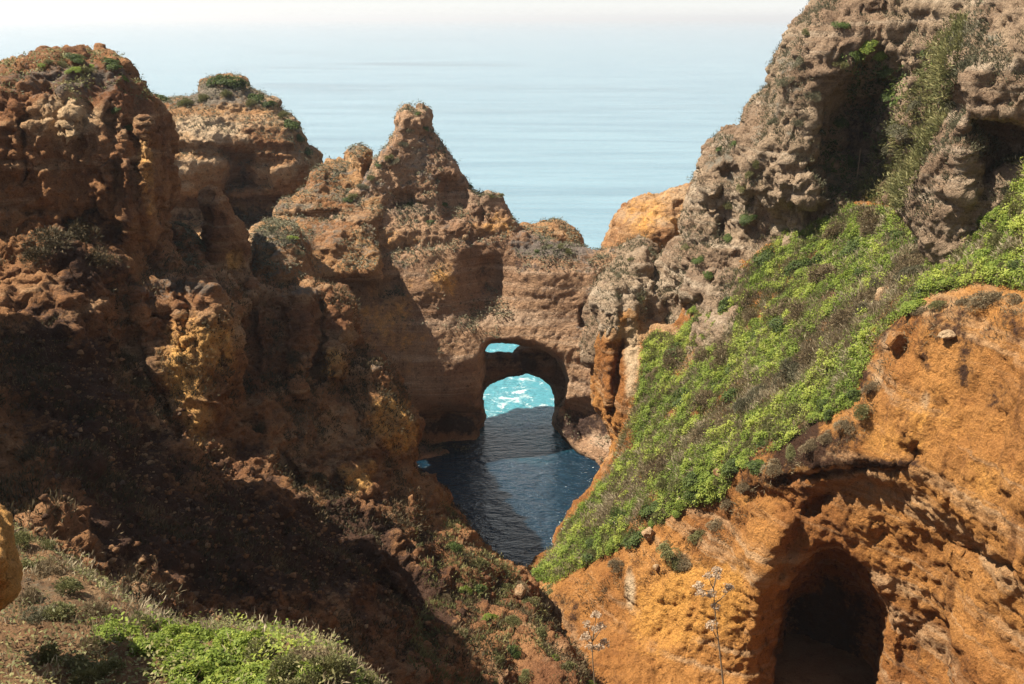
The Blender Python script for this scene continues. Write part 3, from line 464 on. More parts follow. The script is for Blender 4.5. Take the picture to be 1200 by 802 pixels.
#@@PLANTS
def leaf_material(name, a, b, c, trans=.35, rough=.6):
    M = NT(name); t = M.attr('tint')
    col = M.mix(M.ramp(t, .0, .55), a, b); col = M.mix(M.ramp(t, .55, 1.), col, c)
    p = M.n('BsdfPrincipled', i_Base_Color=col, i_Roughness=rough); p.inputs['Specular IOR Level'].default_value = .25
    tr = M.n('BsdfTranslucent', i_Color=col)
    mx = M.n('MixShader', i_0=trans); M.t.links.new(p.outputs[0], mx.inputs[1]); M.t.links.new(tr.outputs[0], mx.inputs[2])
    return M.out(mx.outputs[0])
L_green = leaf_material('fresh_green_leaves', (.075, .12, .018), (.20, .265, .042), (.38, .42, .08), .45)
L_dark = leaf_material('dark_green_leaves', (.024, .036, .009), (.06, .09, .018), (.115, .15, .032), .25)
L_olive = leaf_material('olive_leaves', (.05, .055, .02), (.15, .15, .055), (.29, .26, .11), .3)
L_brown = leaf_material('brown_scrub', (.055, .04, .022), (.165, .12, .065), (.30, .24, .14), .2, .8)
L_dry = leaf_material('dry_scrub', (.12, .085, .05), (.28, .22, .135), (.46, .39, .26), .3, .8)
L_grey = leaf_material('grey_green_scrub', (.045, .045, .025), (.12, .115, .065), (.22, .20, .13), .25, .75)
L_mix = leaf_material('dark_slope_scrub', (.028, .023, .012), (.075, .06, .03), (.17, .12, .065), .15, .8)
L_stem = leaf_material('dry_stems', (.10, .07, .045), (.17, .125, .08), (.24, .18, .12), 0., .85)
L_pale = leaf_material('pale_dry_umbels', (.40, .29, .20), (.52, .40, .28), (.62, .50, .37), .35, .85)

def leaves(C, D, ln, wd, r, bend=.25, face=None):
    """rhombus leaves: centres C, directions D, lengths ln, widths wd -> verts, faces"""
    n = len(C); D = D / (np.linalg.norm(D, axis=1, keepdims=True) + 1e-9)
    q = r.normal(size=(n, 3)) if face is None else face + r.normal(size=(n, 3)) * .45; s_ = np.cross(D, q); s_ /= np.linalg.norm(s_, axis=1, keepdims=True) + 1e-9
    up = np.cross(s_, D); ln = np.broadcast_to(ln, n)[:, None]; wd = np.broadcast_to(wd, n)[:, None]
    V = np.stack([C, C + D * ln * .55 + s_ * wd * .5 + up * ln * bend * .3, C + D * ln, C + D * ln * .55 - s_ * wd * .5 + up * ln * bend * .3], 1).reshape(-1, 3)
    return V, np.arange(n * 4).reshape(n, 4)
def tube_pts(pts, radii, sides=5):
    P = np.asarray(pts, float); V = []; F = []
    for k in range(len(P)):
        t = P[min(k + 1, len(P) - 1)] - P[max(k - 1, 0)]; t /= np.linalg.norm(t) + 1e-9
        a = np.cross(t, [.3, .9, .1]); a /= np.linalg.norm(a) + 1e-9; b = np.cross(t, a)
        for j in range(sides):
            an = 2 * pi * j / sides; V.append(P[k] + radii[k] * (a * cos(an) + b * sin(an)))
    for k in range(len(P) - 1):
        for j in range(sides):
            F.append((k * sides + j, k * sides + (j + 1) % sides, (k + 1) * sides + (j + 1) % sides, (k + 1) * sides + j))
    return np.array(V), np.array(F)
def join(parts):
    V = []; F = []; k = 0
    for v, f in parts: V.append(v); F.append(f + k); k += len(v)
    return np.concatenate(V), np.concatenate(F)

def shrub_mesh(name, n, leaf, width, mat, seed, flat=.75, lobes=7, needle=False):
    """unit shrub of radius about 1, standing on z=0: lobes of leaf clumps with gaps between them"""
    r = np.random.default_rng(seed); C = []; D = []; T = []
    th = r.uniform(0, 2 * pi, lobes); rr = np.sqrt(r.uniform(0, 1, lobes)) * .62; hz = r.uniform(.2, .75, lobes) * (1.1 - rr) * 1.3 * flat; sz = r.uniform(.28, .5, lobes)
    for k in range(lobes):
        m = int(n / lobes); d = r.normal(size=(m, 3)); d /= np.linalg.norm(d, axis=1, keepdims=True); d[:, 2] = np.abs(d[:, 2]) * 1.1 - .35
        rad = sz[k] * r.uniform(.55, 1., m) ** .5 * (1 + .3 * perlin(d * 2.2 + k * 9, 1.5, seed))
        c = np.array([rr[k] * cos(th[k]), rr[k] * sin(th[k]), hz[k]]) + d * rad[:, None]
        c[:, 2] = np.abs(c[:, 2]); C.append(c); D.append(d * .9 + r.normal(size=(m, 3)) * (.35 if needle else .7) + [0, 0, .45]); T.append(np.clip(r.uniform(.1, .8) * .5 + r.uniform(0, .65, m), 0, 1))
    C = np.concatenate(C); D = np.concatenate(D); T = np.concatenate(T)
    fc = C - [0, 0, .1]; fc = fc / np.linalg.norm(fc, axis=1, keepdims=True) + [0, 0, .5]
    if not needle: D = np.cross(fc, r.normal(size=fc.shape)) + fc * .35
    V, F = leaves(C, D, leaf * r.uniform(.6, 1.4, len(C)), width * r.uniform(.7, 1.3, len(C)), r, face=None if needle else fc)
    me = raw_mesh(name, V, F); fattr(me, 'tint', np.repeat(T, 4)); me.materials.append(mat); return me
def stem_mesh(name, seed, k=9):
    r = np.random.default_rng(seed); ps = []
    for j in range(k):
        a = r.uniform(0, 2 * pi); q = r.uniform(.3, .75); e = np.array([q * cos(a), q * sin(a), r.uniform(.35, .75)])
        m = e * .5 + r.normal(size=3) * .06; ps.append(tube_pts([(0, 0, -.1), m, e], [.035, .022, .008], 4))
    V, F = join(ps); me = raw_mesh(name, V, F); fattr(me, 'tint', r.uniform(0, 1, len(V))); me.materials.append(L_stem); return me

KINDS = {
 'leafy':  ([shrub_mesh('leafy_shrub', 3000, .11, .075, L_green, 700 + k, .7, 8) for k in range(3)], 'bright green leafy', 'leafy_shrub'),
 'dark':   ([shrub_mesh('dark_shrub', 1700, .13, .075, L_dark, 710 + k, .9, 9) for k in range(3)], 'dark green', 'dark_shrub'),
 'olive':  ([shrub_mesh('olive_shrub', 2000, .13, .05, L_olive, 720 + k, .85, 9, True) for k in range(3)], 'olive green', 'olive_shrub'),
 'dry':    ([shrub_mesh('dry_shrub', 2400, .17, .03, L_brown, 730 + k, .9, 10, True) for k in range(3)], 'dry brown twiggy', 'dry_shrub'),
 'scrub':  ([shrub_mesh('dark_scrub', 1500, .2, .035, L_mix, 750 + k, .5, 12, True) for k in range(3)], 'dark dry', 'scrub_bush'),
 'grey':   ([shrub_mesh('grey_shrub', 2200, .14, .04, L_grey, 740 + k, .85, 10, True) for k in range(3)], 'grey green', 'grey_shrub'),
}
STEMS = [stem_mesh('stems', 790 + k) for k in range(2)]
# front-most surface point per photo pixel, for setting plants on the rock
FRONT = {}
for nm, (P, Nn, uu, vv) in CARVED.items():
    vis = (Nn * (P - [0, 0, CAM_Z])).sum(1) < 0
    for b in np.nonzero(vis & (uu > -40) & (uu < 1240) & (vv > -40) & (vv < 842))[0]:
        k = (int(uu[b] // 5), int(vv[b] // 5)); o = FRONT.get(k)
        if o is None or P[b, 1] < CARVED[o[0]][0][o[1], 1] - .02: FRONT[k] = (nm, b)
def surf(u, v, only=None):
    for rad in range(0, 5):
        c = [FRONT[k] for k in ((int(u // 5) + i, int(v // 5) + j) for i in range(-rad, rad + 1) for j in range(-rad, rad + 1)) if k in FRONT and (only is None or FRONT[k][0] == only)]
        if c: break
    if not c: return None
    nm, b = min(c, key=lambda q: (CARVED[q[0]][2][q[1]] - u) ** 2 + (CARVED[q[0]][3][q[1]] - v) ** 2)
    return CARVED[nm][0][b], CARVED[nm][1][b]
SHRUBS = []        # (kind, u, v, radius m, zone phrase)
def shrub(kind, u, v, r, zone, only=None): SHRUBS.append((kind, u, v, r, zone, only))
def scatter(kind, poly, n, r0, r1, zone, seed, only=None):
    g = np.random.default_rng(seed); p = np.array(poly); k = 0; t = 0
    while k < n and t < 5000:
        t += 1; u = g.uniform(p[:, 0].min(), p[:, 0].max()); v = g.uniform(p[:, 1].min(), p[:, 1].max())
        if inside(np.array([u]), np.array([v]), poly)[0]: shrub(kind, u, v, g.uniform(r0, r1), zone, only); k += 1
UP = [(800,370),(870,308),(940,265),(1000,240),(1060,255),(1060,300),(960,400),(860,470),(770,520),(760,440)]
STRIP = [(692,618),(760,550),(850,490),(950,416),(1050,316),(1110,264),(1120,270),(1060,330),(985,398),(900,462),(820,514),(740,572)]
LOW = [(620,682),(690,625),(760,585),(850,520),(930,470),(1000,440),(1000,475),(940,500),(870,540),(840,590),(760,625),(700,655),(650,685)]
EAST = [(1060,340),(1110,270),(1195,215),(1198,330),(1150,325),(1090,345),(1050,375)]
scatter('dark', UP, 17, .5, .95, 'on the upper green slope', 1, 'right_cliff')
scatter('leafy', UP, 30, .35, .7, 'on the upper green slope', 2, 'right_cliff')
scatter('dry', UP, 12, .55, 1.0, 'on the upper green slope', 3, 'right_cliff')
scatter('dry', STRIP, 24, .35, .75, 'in the dry strip across the slope', 4, 'right_cliff')
scatter('grey', STRIP, 24, .35, .65, 'in the dry strip across the slope', 5, 'right_cliff')
scatter('olive', LOW, 20, .3, .6, 'low on the slope above the orange wall', 6, 'right_cliff')
scatter('leafy', LOW, 26, .3, .6, 'low on the slope above the orange wall', 7, 'right_cliff')
scatter('dark', LOW, 13, .4, .7, 'low on the slope above the orange wall', 8, 'right_cliff')
scatter('leafy', EAST, 22, .3, .6, 'on the bright slope at the right edge', 9, 'right_cliff')
scatter('olive', EAST, 12, .3, .55, 'on the bright slope at the right edge', 10, 'right_cliff')
scatter('dark', EAST, 7, .3, .5, 'on the bright slope at the right edge', 11, 'right_cliff')
for (k, u, v, r) in [('dark',880,548,.6),('dry',900,545,.6),('olive',925,530,.5),('dry',945,522,.5),('dry',965,512,.55),('dry',990,498,.45),('olive',1010,480,.4),('dry',1020,450,.35),('dry',850,585,.5),('dry',835,610,.5),('olive',815,625,.5),('dry',870,570,.45),('dry',1075,362,.4),('olive',1100,358,.4),('dry',1130,350,.45),('dry',1165,348,.45),('dry',1190,350,.4),('dry',1022,255,.9),('dry',1000,400,.6),('dry',873,352,.75),('dark',895,300,.7),('dry',905,368,.6),('dry',1150,352,.55),('grey',1095,262,.8),('dry',720,660,.5),('olive',780,640,.6),('olive',790,655,.5),('dry',800,655,.5),('olive',640,690,.5),('leafy',620,690,.5),('leafy',870,535,.6),('leafy',910,500,.6),('leafy',1110,330,.6),('leafy',1060,350,.5)]:
    shrub(k, u, v, r, 'at the brow of the orange cliff' if (v > 480 or (u > 1060 and v > 345)) else 'half way up the green slope', 'right_cliff')
# gully beside the headland
for (k, u, v, r) in [('olive',1085,90,.8),('grey',1075,120,.9),('grey',1060,150,.9),('grey',1048,175,.9),('grey',1035,195,.8),('olive',1070,180,.7),('olive',1055,205,.6),('leafy',1095,70,.6),('leafy',1105,40,.5),('dark',1085,60,.7),('dark',1040,110,.6),('olive',1100,120,.5),('dry',1035,215,.7),('dark',1012,215,.6),('dark',1025,225,.6)]:
    shrub(k, u, v, r, 'in the scrubby gully beside the headland')
for (k, u, v, r) in [('leafy',1015,50,.8),('leafy',1030,60,.7),('dark',1000,65,.7),('dark',1035,80,.8),('olive',985,75,.6),('grey',935,70,.6),('grey',915,95,.6),('grey',950,110,.6),('grey',930,140,.5),('dark',960,150,.6),('grey',900,140,.5),('olive',940,35,.5),('dark',985,30,.6),('olive',888,190,.45),('olive',876,205,.45),('olive',865,222,.5),('dark',855,165,.5),('dark',842,170,.5),('olive',850,240,.5),('dark',870,255,.7),('dark',850,275,.6),('dark',985,140,.7),('dark',1000,190,.7),('olive',800,290,.5),('dark',815,300,.7),('olive',752,350,.4),('olive',738,300,.4),('dark',830,320,.6)]:
    shrub(k, u, v, r, 'on the grey headland face', 'headland')
for (k, u, v, r) in [('dark',250,98,1.1),('dark',268,97,1.2),('dark',284,102,1.0),('olive',236,118,.7),('olive',212,120,.7),('olive',222,122,.6),('dark',190,118,.8),('dark',300,118,.9),('dark',318,124,.8),('olive',330,138,.7),('dark',343,146,.8),('dark',352,162,.6),('dark',360,178,.5),('olive',290,124,.7),('olive',260,112,.7)]:
    shrub(k, u, v, r, 'on top of the flat sea stack', 'sea_stack')
for (k, u, v, r) in [('dark',487,134,.4),('dark',500,150,.4),('grey',480,150,.5),('grey',470,165,.5),('olive',450,180,.5),('dark',445,192,.5),('grey',460,185,.5),('olive',436,205,.5),('grey',425,218,.6),('olive',412,230,.55),('grey',404,242,.5),('dark',418,240,.5),('dark',552,217,.4),('olive',578,226,.5),('olive',588,228,.4),('grey',392,258,.45),('grey',380,275,.4),('dark',480,236,.5),('dark',520,235,.5),('dark',500,255,.4),('olive',640,286,.5),('olive',665,292,.5),('dark',628,290,.4),('olive',655,285,.4)]:
    shrub(k, u, v, r, 'on the pointed pinnacle and its shoulder', 'pinnacle_arch')
for (k, u, v, r) in [('dark',85,68,.6),('dark',92,72,.5),('olive',70,74,.5),('leafy',82,80,.4),('olive',100,82,.5),('leafy',105,76,.4),('dark',125,74,.6),('dark',134,76,.6),('leafy',145,90,.4),('olive',55,72,.4),('leafy',48,78,.35),('dark',130,128,.4),('dark',150,150,.4)]:
    shrub(k, u, v, r, 'on top of the left headland', 'left_cliff')
for (k, u, v, r) in [('olive',620,700,.45),('olive',560,660,.5),('olive',590,690,.5),('leafy',548,692,.35),('leafy',570,720,.35),('olive',600,730,.45),('dark',560,690,.5),('olive',630,740,.4),('leafy',650,770,.3),('olive',668,780,.4),('dark',600,760,.4),('olive',540,740,.35),('dry',610,685,.4),('dry',640,760,.4),('olive',580,770,.4),('dark',530,640,.5),('dry',520,700,.35),('olive',500,720,.3),('leafy',690,800,.3),('olive',615,790,.35)]:
    shrub(k, u, v, r, 'on the tail of the left ridge', 'left_cliff')
for (k, u, v, r) in [('scrub',60,280,.9),('scrub',95,270,.9),('scrub',120,300,.8),('scrub',40,300,.7),('scrub',150,420,.5),('scrub',165,450,.5),('scrub',60,430,.5),('scrub',300,500,.5),('scrub',370,560,.5),('scrub',210,420,.35),('scrub',340,420,.5),('scrub',30,530,.4),('scrub',110,480,.5)]:
    shrub(k, u, v, r, 'on the shadowed slope of the left cliff', 'left_cliff')
for (k, u, v, r) in [('leafy',342,276,.4),('grey',352,296,.4),('grey',318,268,.35)]: shrub(k, u, v, r, 'on the rounded pale mound', 'rock_mound')
NEAR = [('leafy',180,765,.3),('leafy',225,795,.36),('leafy',205,785,.3),('leafy',300,795,.34),('leafy',340,770,.28),('leafy',355,790,.26),('leafy',120,745,.24),('olive',405,790,.28),('olive',65,720,.24),('olive',120,785,.24),('dry',30,700,.2),('olive',20,645,.2),('leafy',190,748,.34),('leafy',215,770,.4),('leafy',245,785,.42),('leafy',270,752,.32),('leafy',298,764,.34),('leafy',320,792,.34),('leafy',172,758,.22),('dry',400,800,.32),('olive',375,795,.34),('leafy',125,738,.26),('leafy',148,742,.24),('olive',160,730,.2),('leafy',205,752,.36),('leafy',235,748,.36),('leafy',262,765,.36),('leafy',230,780,.32),('leafy',285,780,.34),('olive',310,770,.34),('olive',335,785,.34),('dry',365,775,.32),('dry',390,785,.3),('olive',350,800,.3),('leafy',255,800,.3),('dry',105,715,.24),('olive',75,690,.24),('dry',55,665,.24),('olive',35,660,.22),('olive',60,640,.16),('dry',110,760,.22),('olive',85,780,.22),('olive',55,770,.24),('grey',40,720,.22),('dry',130,720,.2),('olive',95,800,.22),('olive',420,795,.24)]
for (k, u, v, r) in NEAR: shrub(k, u, v, r, 'on the near earth ledge', 'earth_ledge')

made = {}
g = np.random.default_rng(77); n_sh = 0
for (kind, u, v, r, zone, only) in SHRUBS:
    h = surf(u, v, only)
    if h is None: continue
    p, nn = h; meshes, look, nm = KINDS[kind]
    me = meshes[g.integers(3)]; near = zone.endswith('near earth ledge')
    if near:
        o = bpy.data.objects.new(nm, None); S.collection.objects.link(o)
        link('foliage', me, parent=o); link('stems', STEMS[g.integers(2)], parent=o)
    else: o = link(nm, me)
    o.location = p - nn * r * .12
    ax = Vector((0, 0, 1)).lerp(Vector(nn), .45).normalized()
    o.rotation_mode = 'QUATERNION'
    from mathutils import Quaternion
    o.rotation_quaternion = ax.to_track_quat('Z', 'Y') @ Quaternion((0, 0, 1), g.uniform(0, 2 * pi))
    if only == 'right_cliff': r *= 1.05
    if 'headland' in zone or 'pinnacle' in zone: r *= .8
    if near: r *= 1.25 * p[1] / 13.
    o.scale = (r * g.uniform(.85, 1.2), r * g.uniform(.85, 1.2), r * g.uniform(.7, 1.05) * (.65 if 'headland' in zone or 'pinnacle' in zone or 'brow' in zone else 1.))
    made.setdefault((kind, zone), []).append((proj(np.array([p]))[0][0], r, o)); n_sh += 1
ORD = ['leftmost', 'second from left', 'third from left', 'fourth from left']
for (kind, zone), L in made.items():
    look = KINDS[kind][1]; L.sort(key=lambda t: t[0]); n = len(L); rs = sorted(t[1] for t in L)
    for i, (uu_, r, o) in enumerate(L):
        if n == 1: lab = f'{look} shrub {zone}'
        elif n <= 6:
            w = 'leftmost' if i == 0 else 'rightmost' if i == n - 1 else ('middle' if n == 3 else ['', 'second', 'third', 'fourth', 'fifth'][i] + ' from left')
            lab = f'{w} {look} shrub {zone}'
        else:
            sz = 'small' if r < rs[n // 3] else 'large' if r > rs[2 * n // 3] else 'middle sized'
            third = ['left', 'middle', 'right'][min(2, 3 * i // n)]
            lab = f'{sz} {look} shrub {zone}, {third} part'
        tag(o, lab, 'shrub', f'{look} shrubs {zone}')
print('shrubs', n_sh)

# ground cover: leaves grown on the rock surface
def cover(name, forms, poly, dens, leaf, width, mat, seed, label, height=.12, kindfn=None, cat='ground cover', upmin=-.2, needle=False, vismin=None):
    r = np.random.default_rng(seed); C = []; D = []; T = []; FC = []
    for fm in forms:
        P, Nn, uu, vv = CARVED[fm]
        view = (Nn * (P - [0, 0, CAM_Z])).sum(1) < np.linalg.norm(P - [0, 0, CAM_Z], axis=1) * .35
        k = view & (Nn[:, 2] > upmin) & (uu > -60) & (uu < 1480) & (vv < 860)
        if poly is not None: k &= inside(uu, vv, poly)
        idx = np.nonzero(k)[0]; Pk = P[idx]; w = np.ones(len(idx))
        if kindfn: w = kindfn(Pk, uu[idx], vv[idx], Nn[idx])
        cnt = r.poisson(np.clip(dens * w, 0, 40)); rep_ = np.repeat(np.arange(len(idx)), cnt); m = len(rep_)
        if m == 0: continue
        cl = np.clip(.5 + 1.1 * perlin(Pk, 1.6, seed) + .6 * perlin(Pk, 4.1, seed + 1), 0, 1.3)[rep_]
        c = Pk[rep_] + Nn[idx][rep_] * (height * cl ** 2 * 1.5 * r.uniform(.1, 1., m))[:, None] + r.normal(size=(m, 3)) * .05
        nf = Nn[idx][rep_] * .8 + [0, 0, .5]; C.append(c); D.append(nf + r.normal(size=(m, 3)) * .45 if needle else np.cross(nf, r.normal(size=(m, 3))) + nf * .35); FC.append(nf)
        T.append(np.clip(.2 + .5 * np.clip(.5 + perlin(Pk, .55, seed + 2) * 1.3, 0, 1)[rep_] + .35 * (cl - .5) + r.uniform(-.15, .3, m), 0, 1))
    C = np.concatenate(C); D = np.concatenate(D); T = np.concatenate(T); FC = np.concatenate(FC)
    V, F = leaves(C, D, leaf * r.uniform(.6, 1.4, len(C)), width * r.uniform(.7, 1.3, len(C)), r, face=None if needle else FC)
    me = raw_mesh(name, V, F); fattr(me, 'tint', np.repeat(T, 4))
    print(name, len(C))
    return tag(link(name, me, mat), label, cat, kind='stuff')
def strip_w(u, v):      # closeness to the dry strip across the slope
    d, _, _ = nearest(u, v, STRIP); i = inside(u, v, STRIP); return np.where(i, 1., np.exp(-(d / 9.) ** 2))
def w_green(P, u, v, N):
    n = fbm(P, .33, 3, 901); d, _, _ = nearest(u, v, SLOPE)
    return sstep(-.42, .04, n) * (1 - .88 * strip_w(u, v)) * sstep(2, 10, d) * np.where((u < 762) & (v < 530), sstep(738, 762, u), 1.)
def w_dry(P, u, v, N):
    n = fbm(P, .5, 3, 905); d, _, _ = nearest(u, v, SLOPE)
    return np.clip(strip_w(u, v) * .9 + .5 * sstep(.1, .35, n) + .12, 0, 1) * sstep(2, 10, d)
def w_olive(P, u, v, N):
    n = fbm(P, .45, 3, 909); d, _, _ = nearest(u, v, SLOPE); return (.25 + sstep(-.1, .25, n)) * sstep(0, 8, d)
cover('green_ground_cover', ['right_cliff'], SLOPE, 18., .09, .055, L_green, 31, 'fresh green leafy ground cover on the right slope', .2, w_green)
cover('dry_scrub_cover', ['right_cliff'], SLOPE, 4.5, .22, .03, L_dry, 32, 'dry brown scrub and grass on the right slope', .22, w_dry, needle=True)
cover('olive_scrub_cover', ['right_cliff'], SLOPE, 3.6, .13, .035, L_olive, 33, 'olive green low scrub on the right slope', .2, w_olive, needle=True)
FRINGE = [(650,700),(740,650),(850,600),(915,540),(1000,490),(1050,390),(1100,355),(1200,345),(1200,400),(1090,400),(1050,440),(1015,510),(900,570),(850,650),(790,670),(740,690),(680,730)]
cover('hanging_scrub', ['right_cliff'], FRINGE, 1.2, .18, .03, L_brown, 34, 'dark dry scrub hanging over the edge of the orange wall', .15, lambda P, u, v, N: sstep(-.05, .3, fbm(P, 1.1, 3, 913)), upmin=-1, needle=True)
cover('headland_scrub', ['headland', 'overhanging_rock'], None, 3.4, .15, .035, L_grey, 35, 'grey dry scrub crusting the headland', .18, lambda P, u, v, N: sstep(-.1, .25, fbm(P, .4, 3, 917)) * sstep(-.1, .4, N[:, 2]), needle=True)
cover('hollow_scrub', ['headland'], [(985,60),(1040,50),(1070,90),(1040,170),(1030,235),(975,240),(960,200),(975,130)], 1.6, .18, .09, L_dark, 43, 'dark green growth in the shaded hollow of the headland', .25, lambda P, u, v, N: sstep(-.2, .2, fbm(P, .5, 3, 945)), upmin=-.6)
cover('gully_scrub', ['headland', 'overhanging_rock'], [(1000,235),(1030,180),(1060,120),(1080,70),(1110,20),(1135,20),(1120,100),(1110,140),(1080,200),(1060,245)], 3.5, .2, .05, L_olive, 36, 'olive scrub filling the gully below the overhanging rock', .35, None, upmin=-.6, needle=True)
cover('stack_scrub', ['sea_stack', 'rock_ridge', 'pinnacle_arch', 'saddle_rock', 'rock_mound', 'rock_rib'], None, 1.6, .2, .07, L_grey, 37, 'low grey green scrub on the tops of the sea rocks', .15, lambda P, u, v, N: sstep(.35, .8, N[:, 2]) * sstep(-.2, .2, fbm(P, .6, 3, 921)), upmin=.2)
cover('cliff_scrub', ['left_cliff'], None, 1.1, .2, .035, L_mix, 38, 'dark dry scrub on the shadowed left slope', .16, lambda P, u, v, N: sstep(-.05, .25, fbm(P, .35, 3, 925)) * (sstep(.0, .5, N[:, 2]) + .15) * sstep(230, 420, v + .0 * u), upmin=-.3, needle=True)
TAIL = [(480,600),(520,590),(560,640),(610,675),(690,800),(690,860),(520,860),(470,760),(500,700)]
cover('ridge_grass', ['left_cliff'], TAIL, 1.6, .16, .04, L_olive, 39, 'olive green grass on the tail of the left ridge', .2, lambda P, u, v, N: sstep(-.15, .2, fbm(P, .6, 3, 929)) * sstep(-.1, .4, N[:, 2]), upmin=-.3, needle=True)
cover('headland_grass', ['left_cliff'], [(0,60),(200,60),(200,125),(100,120),(0,110)], 1.5, .14, .06, L_olive, 40, 'green tufts along the top of the left headland', .15, lambda P, u, v, N: sstep(.2, .6, N[:, 2]) * sstep(-.1, .2, fbm(P, .7, 3, 933)), upmin=0)
cover('ledge_grass', ['earth_ledge'], None, .38, .09, .013, L_dry, 41, 'dry straw coloured grass on the near ledge', .1, lambda P, u, v, N: sstep(-.02, .3, fbm(P, 1.3, 3, 937)) * 1.4, upmin=-.1, needle=True)
cover('ledge_clover', ['earth_ledge'], [(90,725),(200,735),(330,745),(430,800),(430,830),(150,830),(180,770)], 1.2, .055, .032, L_green, 44, 'bright green leafy herbs along the bottom left edge', .1, lambda P, u, v, N: sstep(-.15, .2, fbm(P, .9, 3, 949)), upmin=-.1)
cover('ledge_herbs', ['earth_ledge'], None, .9, .05, .024, L_olive, 42, 'small olive herbs on the near ledge', .1, lambda P, u, v, N: sstep(-.1, .2, fbm(P, .9, 3, 941)), upmin=-.1)

# stones
def stone_mesh(name, seed, mat, sub=3, flat=.7):
    import bmesh
    bm = bmesh.new(); bmesh.ops.create_icosphere(bm, subdivisions=sub, radius=1.0); me = bpy.data.meshes.new(name); bm.to_mesh(me); bm.free()
    n = len(me.vertices); P = np.empty(n * 3, np.float32); me.vertices.foreach_get('co', P); P = P.reshape(-1, 3); r = np.random.default_rng(seed)
    for _ in range(9):
        d = r.normal(size=3); d /= np.linalg.norm(d); k = P @ d; h = r.uniform(.55, .85); P = P - np.clip(k - h, 0, 9)[:, None] * d
    P = P * (1 + .25 * fbm(P + seed, 1.3, 3, seed))[:, None] * [1, .85, flat]
    me.vertices.foreach_set('co', P.astype(np.float32).ravel()); me.update()
    for k, x in (('grey', .1), ('pale', .55), ('soil_shade', 0.), ('fresh', 0.)): fattr(me, k, np.full(n, x))
    me.materials.append(mat); return me
for (u, v, r, lab) in [(1050,396,.42,'pale rounded boulder perched on the brow of the orange wall'), (1112,390,.4,'flat pale slab stuck in the top of the orange wall'), (842,550,.3,'small pointed pale stone at the edge of the slope'), (764,622,.4,'pale rounded stone among scrub low on the slope'), (1035,345,.5,'pale upright rock in the dry strip of the slope'), (768,668,.18,'small whitish stone under the scrub above the orange wall'), (548,276,.28,'single white stone lying on the strata ledge of the pinnacle'), (608,690,.35,'pale stone on the ridge at the low point of the gap')]:
    h = surf(u, v)
    if h is None: continue
    o = tag(link('stone', stone_mesh('stone', int(u), M_right, flat=.45 if 'slab' in lab else .95), None), lab, 'stone')
    o.location = h[0] + h[1] * r * .25; o.scale = (r, r, r); o.rotation_euler = (0, 0, u)
def scree(name, fm, poly, n, r0, r1, mat, seed, label):
    r = np.random.default_rng(seed); P, Nn, uu, vv = CARVED[fm]; k = np.nonzero(inside(uu, vv, poly) & ((Nn * (P - [0, 0, CAM_Z])).sum(1) < 0) & (Nn[:, 2] > .05))[0]
    k = r.choice(k, n); b = stone_mesh('t', seed, mat, 1); q = np.empty(len(b.vertices) * 3, np.float32); b.vertices.foreach_get('co', q); q = q.reshape(-1, 3)
    f = np.empty(len(b.polygons) * 3, np.int32); b.loops.foreach_get('vertex_index', f); f = f.reshape(-1, 3); bpy.data.meshes.remove(b)
    sz = r0 * (r1 / r0) ** (r.uniform(0, 1, n) ** 2.5); a = r.uniform(0, 2 * pi, n); ca, sa = np.cos(a), np.sin(a); st = r.uniform(.7, 1.3, (n, 3))
    V = q[None] * st[:, None]; V = np.stack([V[..., 0] * ca[:, None] - V[..., 1] * sa[:, None], V[..., 0] * sa[:, None] + V[..., 1] * ca[:, None], V[..., 2]], -1) * sz[:, None, None] + P[k][:, None] + Nn[k][:, None] * sz[:, None, None] * .3
    me = raw_mesh(name, V.reshape(-1, 3), (f[None] + (np.arange(n) * len(q))[:, None, None]).reshape(-1, 3)); t = np.repeat(r.uniform(0, .7, n), len(q))
    fattr(me, 'pale', t * .8); fattr(me, 'grey', .6 - t); fattr(me, 'soil_shade', np.repeat(r.uniform(0, .6, n), len(q)))
    tag(link(name, me, mat), label, 'stones', kind='stuff')
scree('scree', 'left_cliff', [(-20,380),(140,400),(300,560),(420,640),(560,760),(560,860),(-20,860)], 9000, .025, .17, M_left, 51, 'loose stones and rubble on the shadowed left slope')
scree('ledge_rubble', 'earth_ledge', [(-20,600),(500,600),(500,860),(-20,860)], 1500, .012, .05, M_near, 52, 'small stones and crumbs of earth on the near ledge')

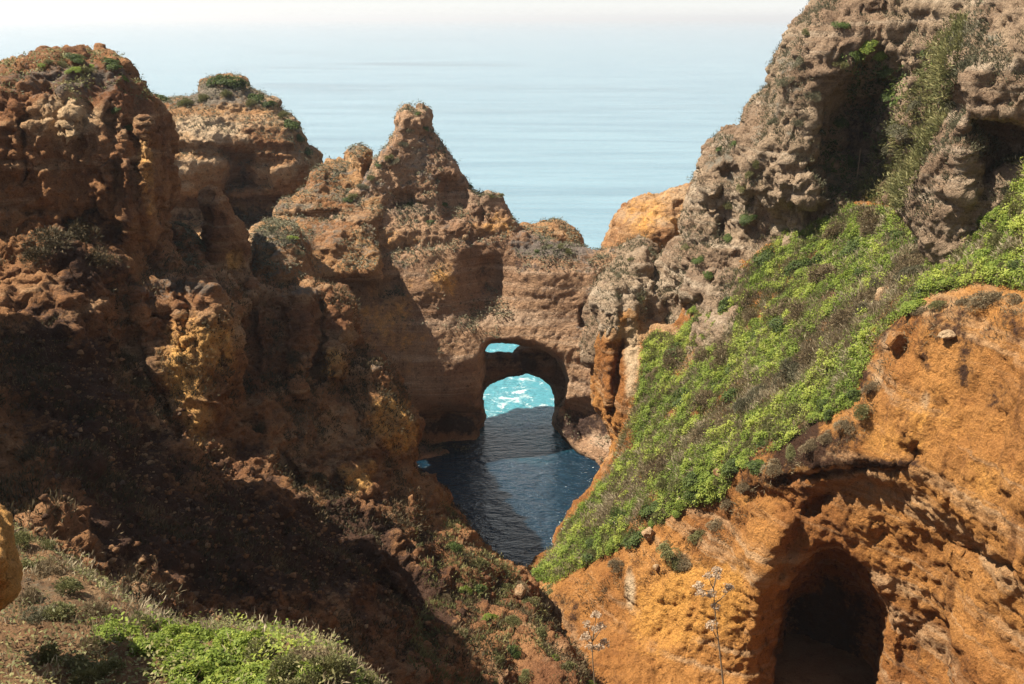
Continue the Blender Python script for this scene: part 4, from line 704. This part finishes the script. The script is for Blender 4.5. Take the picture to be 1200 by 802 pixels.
# dried stalks standing in front of the orange wall
def umbel_plant(u, v0, Y, top_v, seed, label, arms):
    r = np.random.default_rng(seed); b = at(u, v0, Y)
    o = bpy.data.objects.new('dried_umbel_plant', None); S.collection.objects.link(o); o.location = b; tag(o, label, 'dried plant')
    def rel(uu, vv, dy=0.): return at(uu, vv, Y + dy) - b
    main = [rel(u + (arms['lean'] * t) + 2.0 * sin(t * 5), v0 + (top_v - v0) * t) for t in np.linspace(0, 1, 9)]
    V, F = tube_pts(main, list(np.linspace(.020, .007, 9)), 7); me = raw_mesh('stem', V, F); fattr(me, 'tint', np.full(len(V), .75)); link('stem', me, L_stem, o)
    for (t, du, dv, sz) in arms['heads']:
        k = t * 8; i0 = int(min(k, 7)); s0 = main[i0] + (main[i0 + 1] - main[i0]) * (k - i0); scale = Y / FPX
        e = s0 + np.array([du * scale, r.uniform(-.12, .12), -dv * scale]); m_ = s0 + (e - s0) * .5 + np.array([0, 0, -.02])
        V, F = tube_pts([s0, m_, e], [.010, .008, .005], 5); me = raw_mesh('branch', V, F); fattr(me, 'tint', np.full(len(V), .8)); br = link('branch', me, L_stem, o)
        ps = []; R = sz * scale * .78
        for j in range(16):
            d = r.normal(size=3); d[2] = abs(d[2]) + .5; d /= np.linalg.norm(d); tip = e + d * R * r.uniform(.75, 1.05); ps.append(tube_pts([e, tip], [.0025, .002], 3))
            c = tip + r.normal(size=(12, 3)) * R * .14; ps.append(leaves(c, r.normal(size=(12, 3)), R * .34, R * .26, r))
        V, F = join(ps); me = raw_mesh('umbel', V, F); fattr(me, 'tint', r.uniform(0, 1, len(V))); link('umbel', me, L_pale, br)
umbel_plant(850, 868, 13.7, 690, 61, 'tall dried umbel stalk in front of the orange wall left of the cave', {'lean': -12, 'heads': [(1., 2, -26, 9), (1., -9, -22, 9), (1., 5, -12, 8), (.98, -22, -8, 10), (.96, -16, 6, 9), (.9, 18, -18, 11), (.86, -2, -4, 9), (.66, -12, -26, 10), (.95, -3, 0, 9)]})
umbel_plant(697, 868, 13.7, 752, 62, 'shorter pale dried umbel stalk rising in front of the dark foot of the slope', {'lean': -1, 'heads': [(1., 4, -36, 9), (1., -8, -28, 8), (1., 12, -20, 9), (.98, -10, -12, 10), (.95, 16, -8, 9), (.93, 10, 4, 8), (1., 2, -22, 9), (.9, -2, 0, 9)]})
h = surf(1004, 205)
if h is not None:
    b = h[0]; V, F = tube_pts([(0, 0, -.2), (-.08, -.3, .8), (-.14, -.5, 1.7)], [.05, .035, .02], 6); me = raw_mesh('dead_stalk', V, F); fattr(me, 'tint', np.full(len(V), .9))
    c = np.array((-.14, -.5, 1.7)) + rng.normal(size=(40, 3)) * .09
    o = tag(link('dead_stalk', me, L_stem), 'thin pale dead stalk in front of the dark hollow of the headland', 'dead stalk'); o.location = b
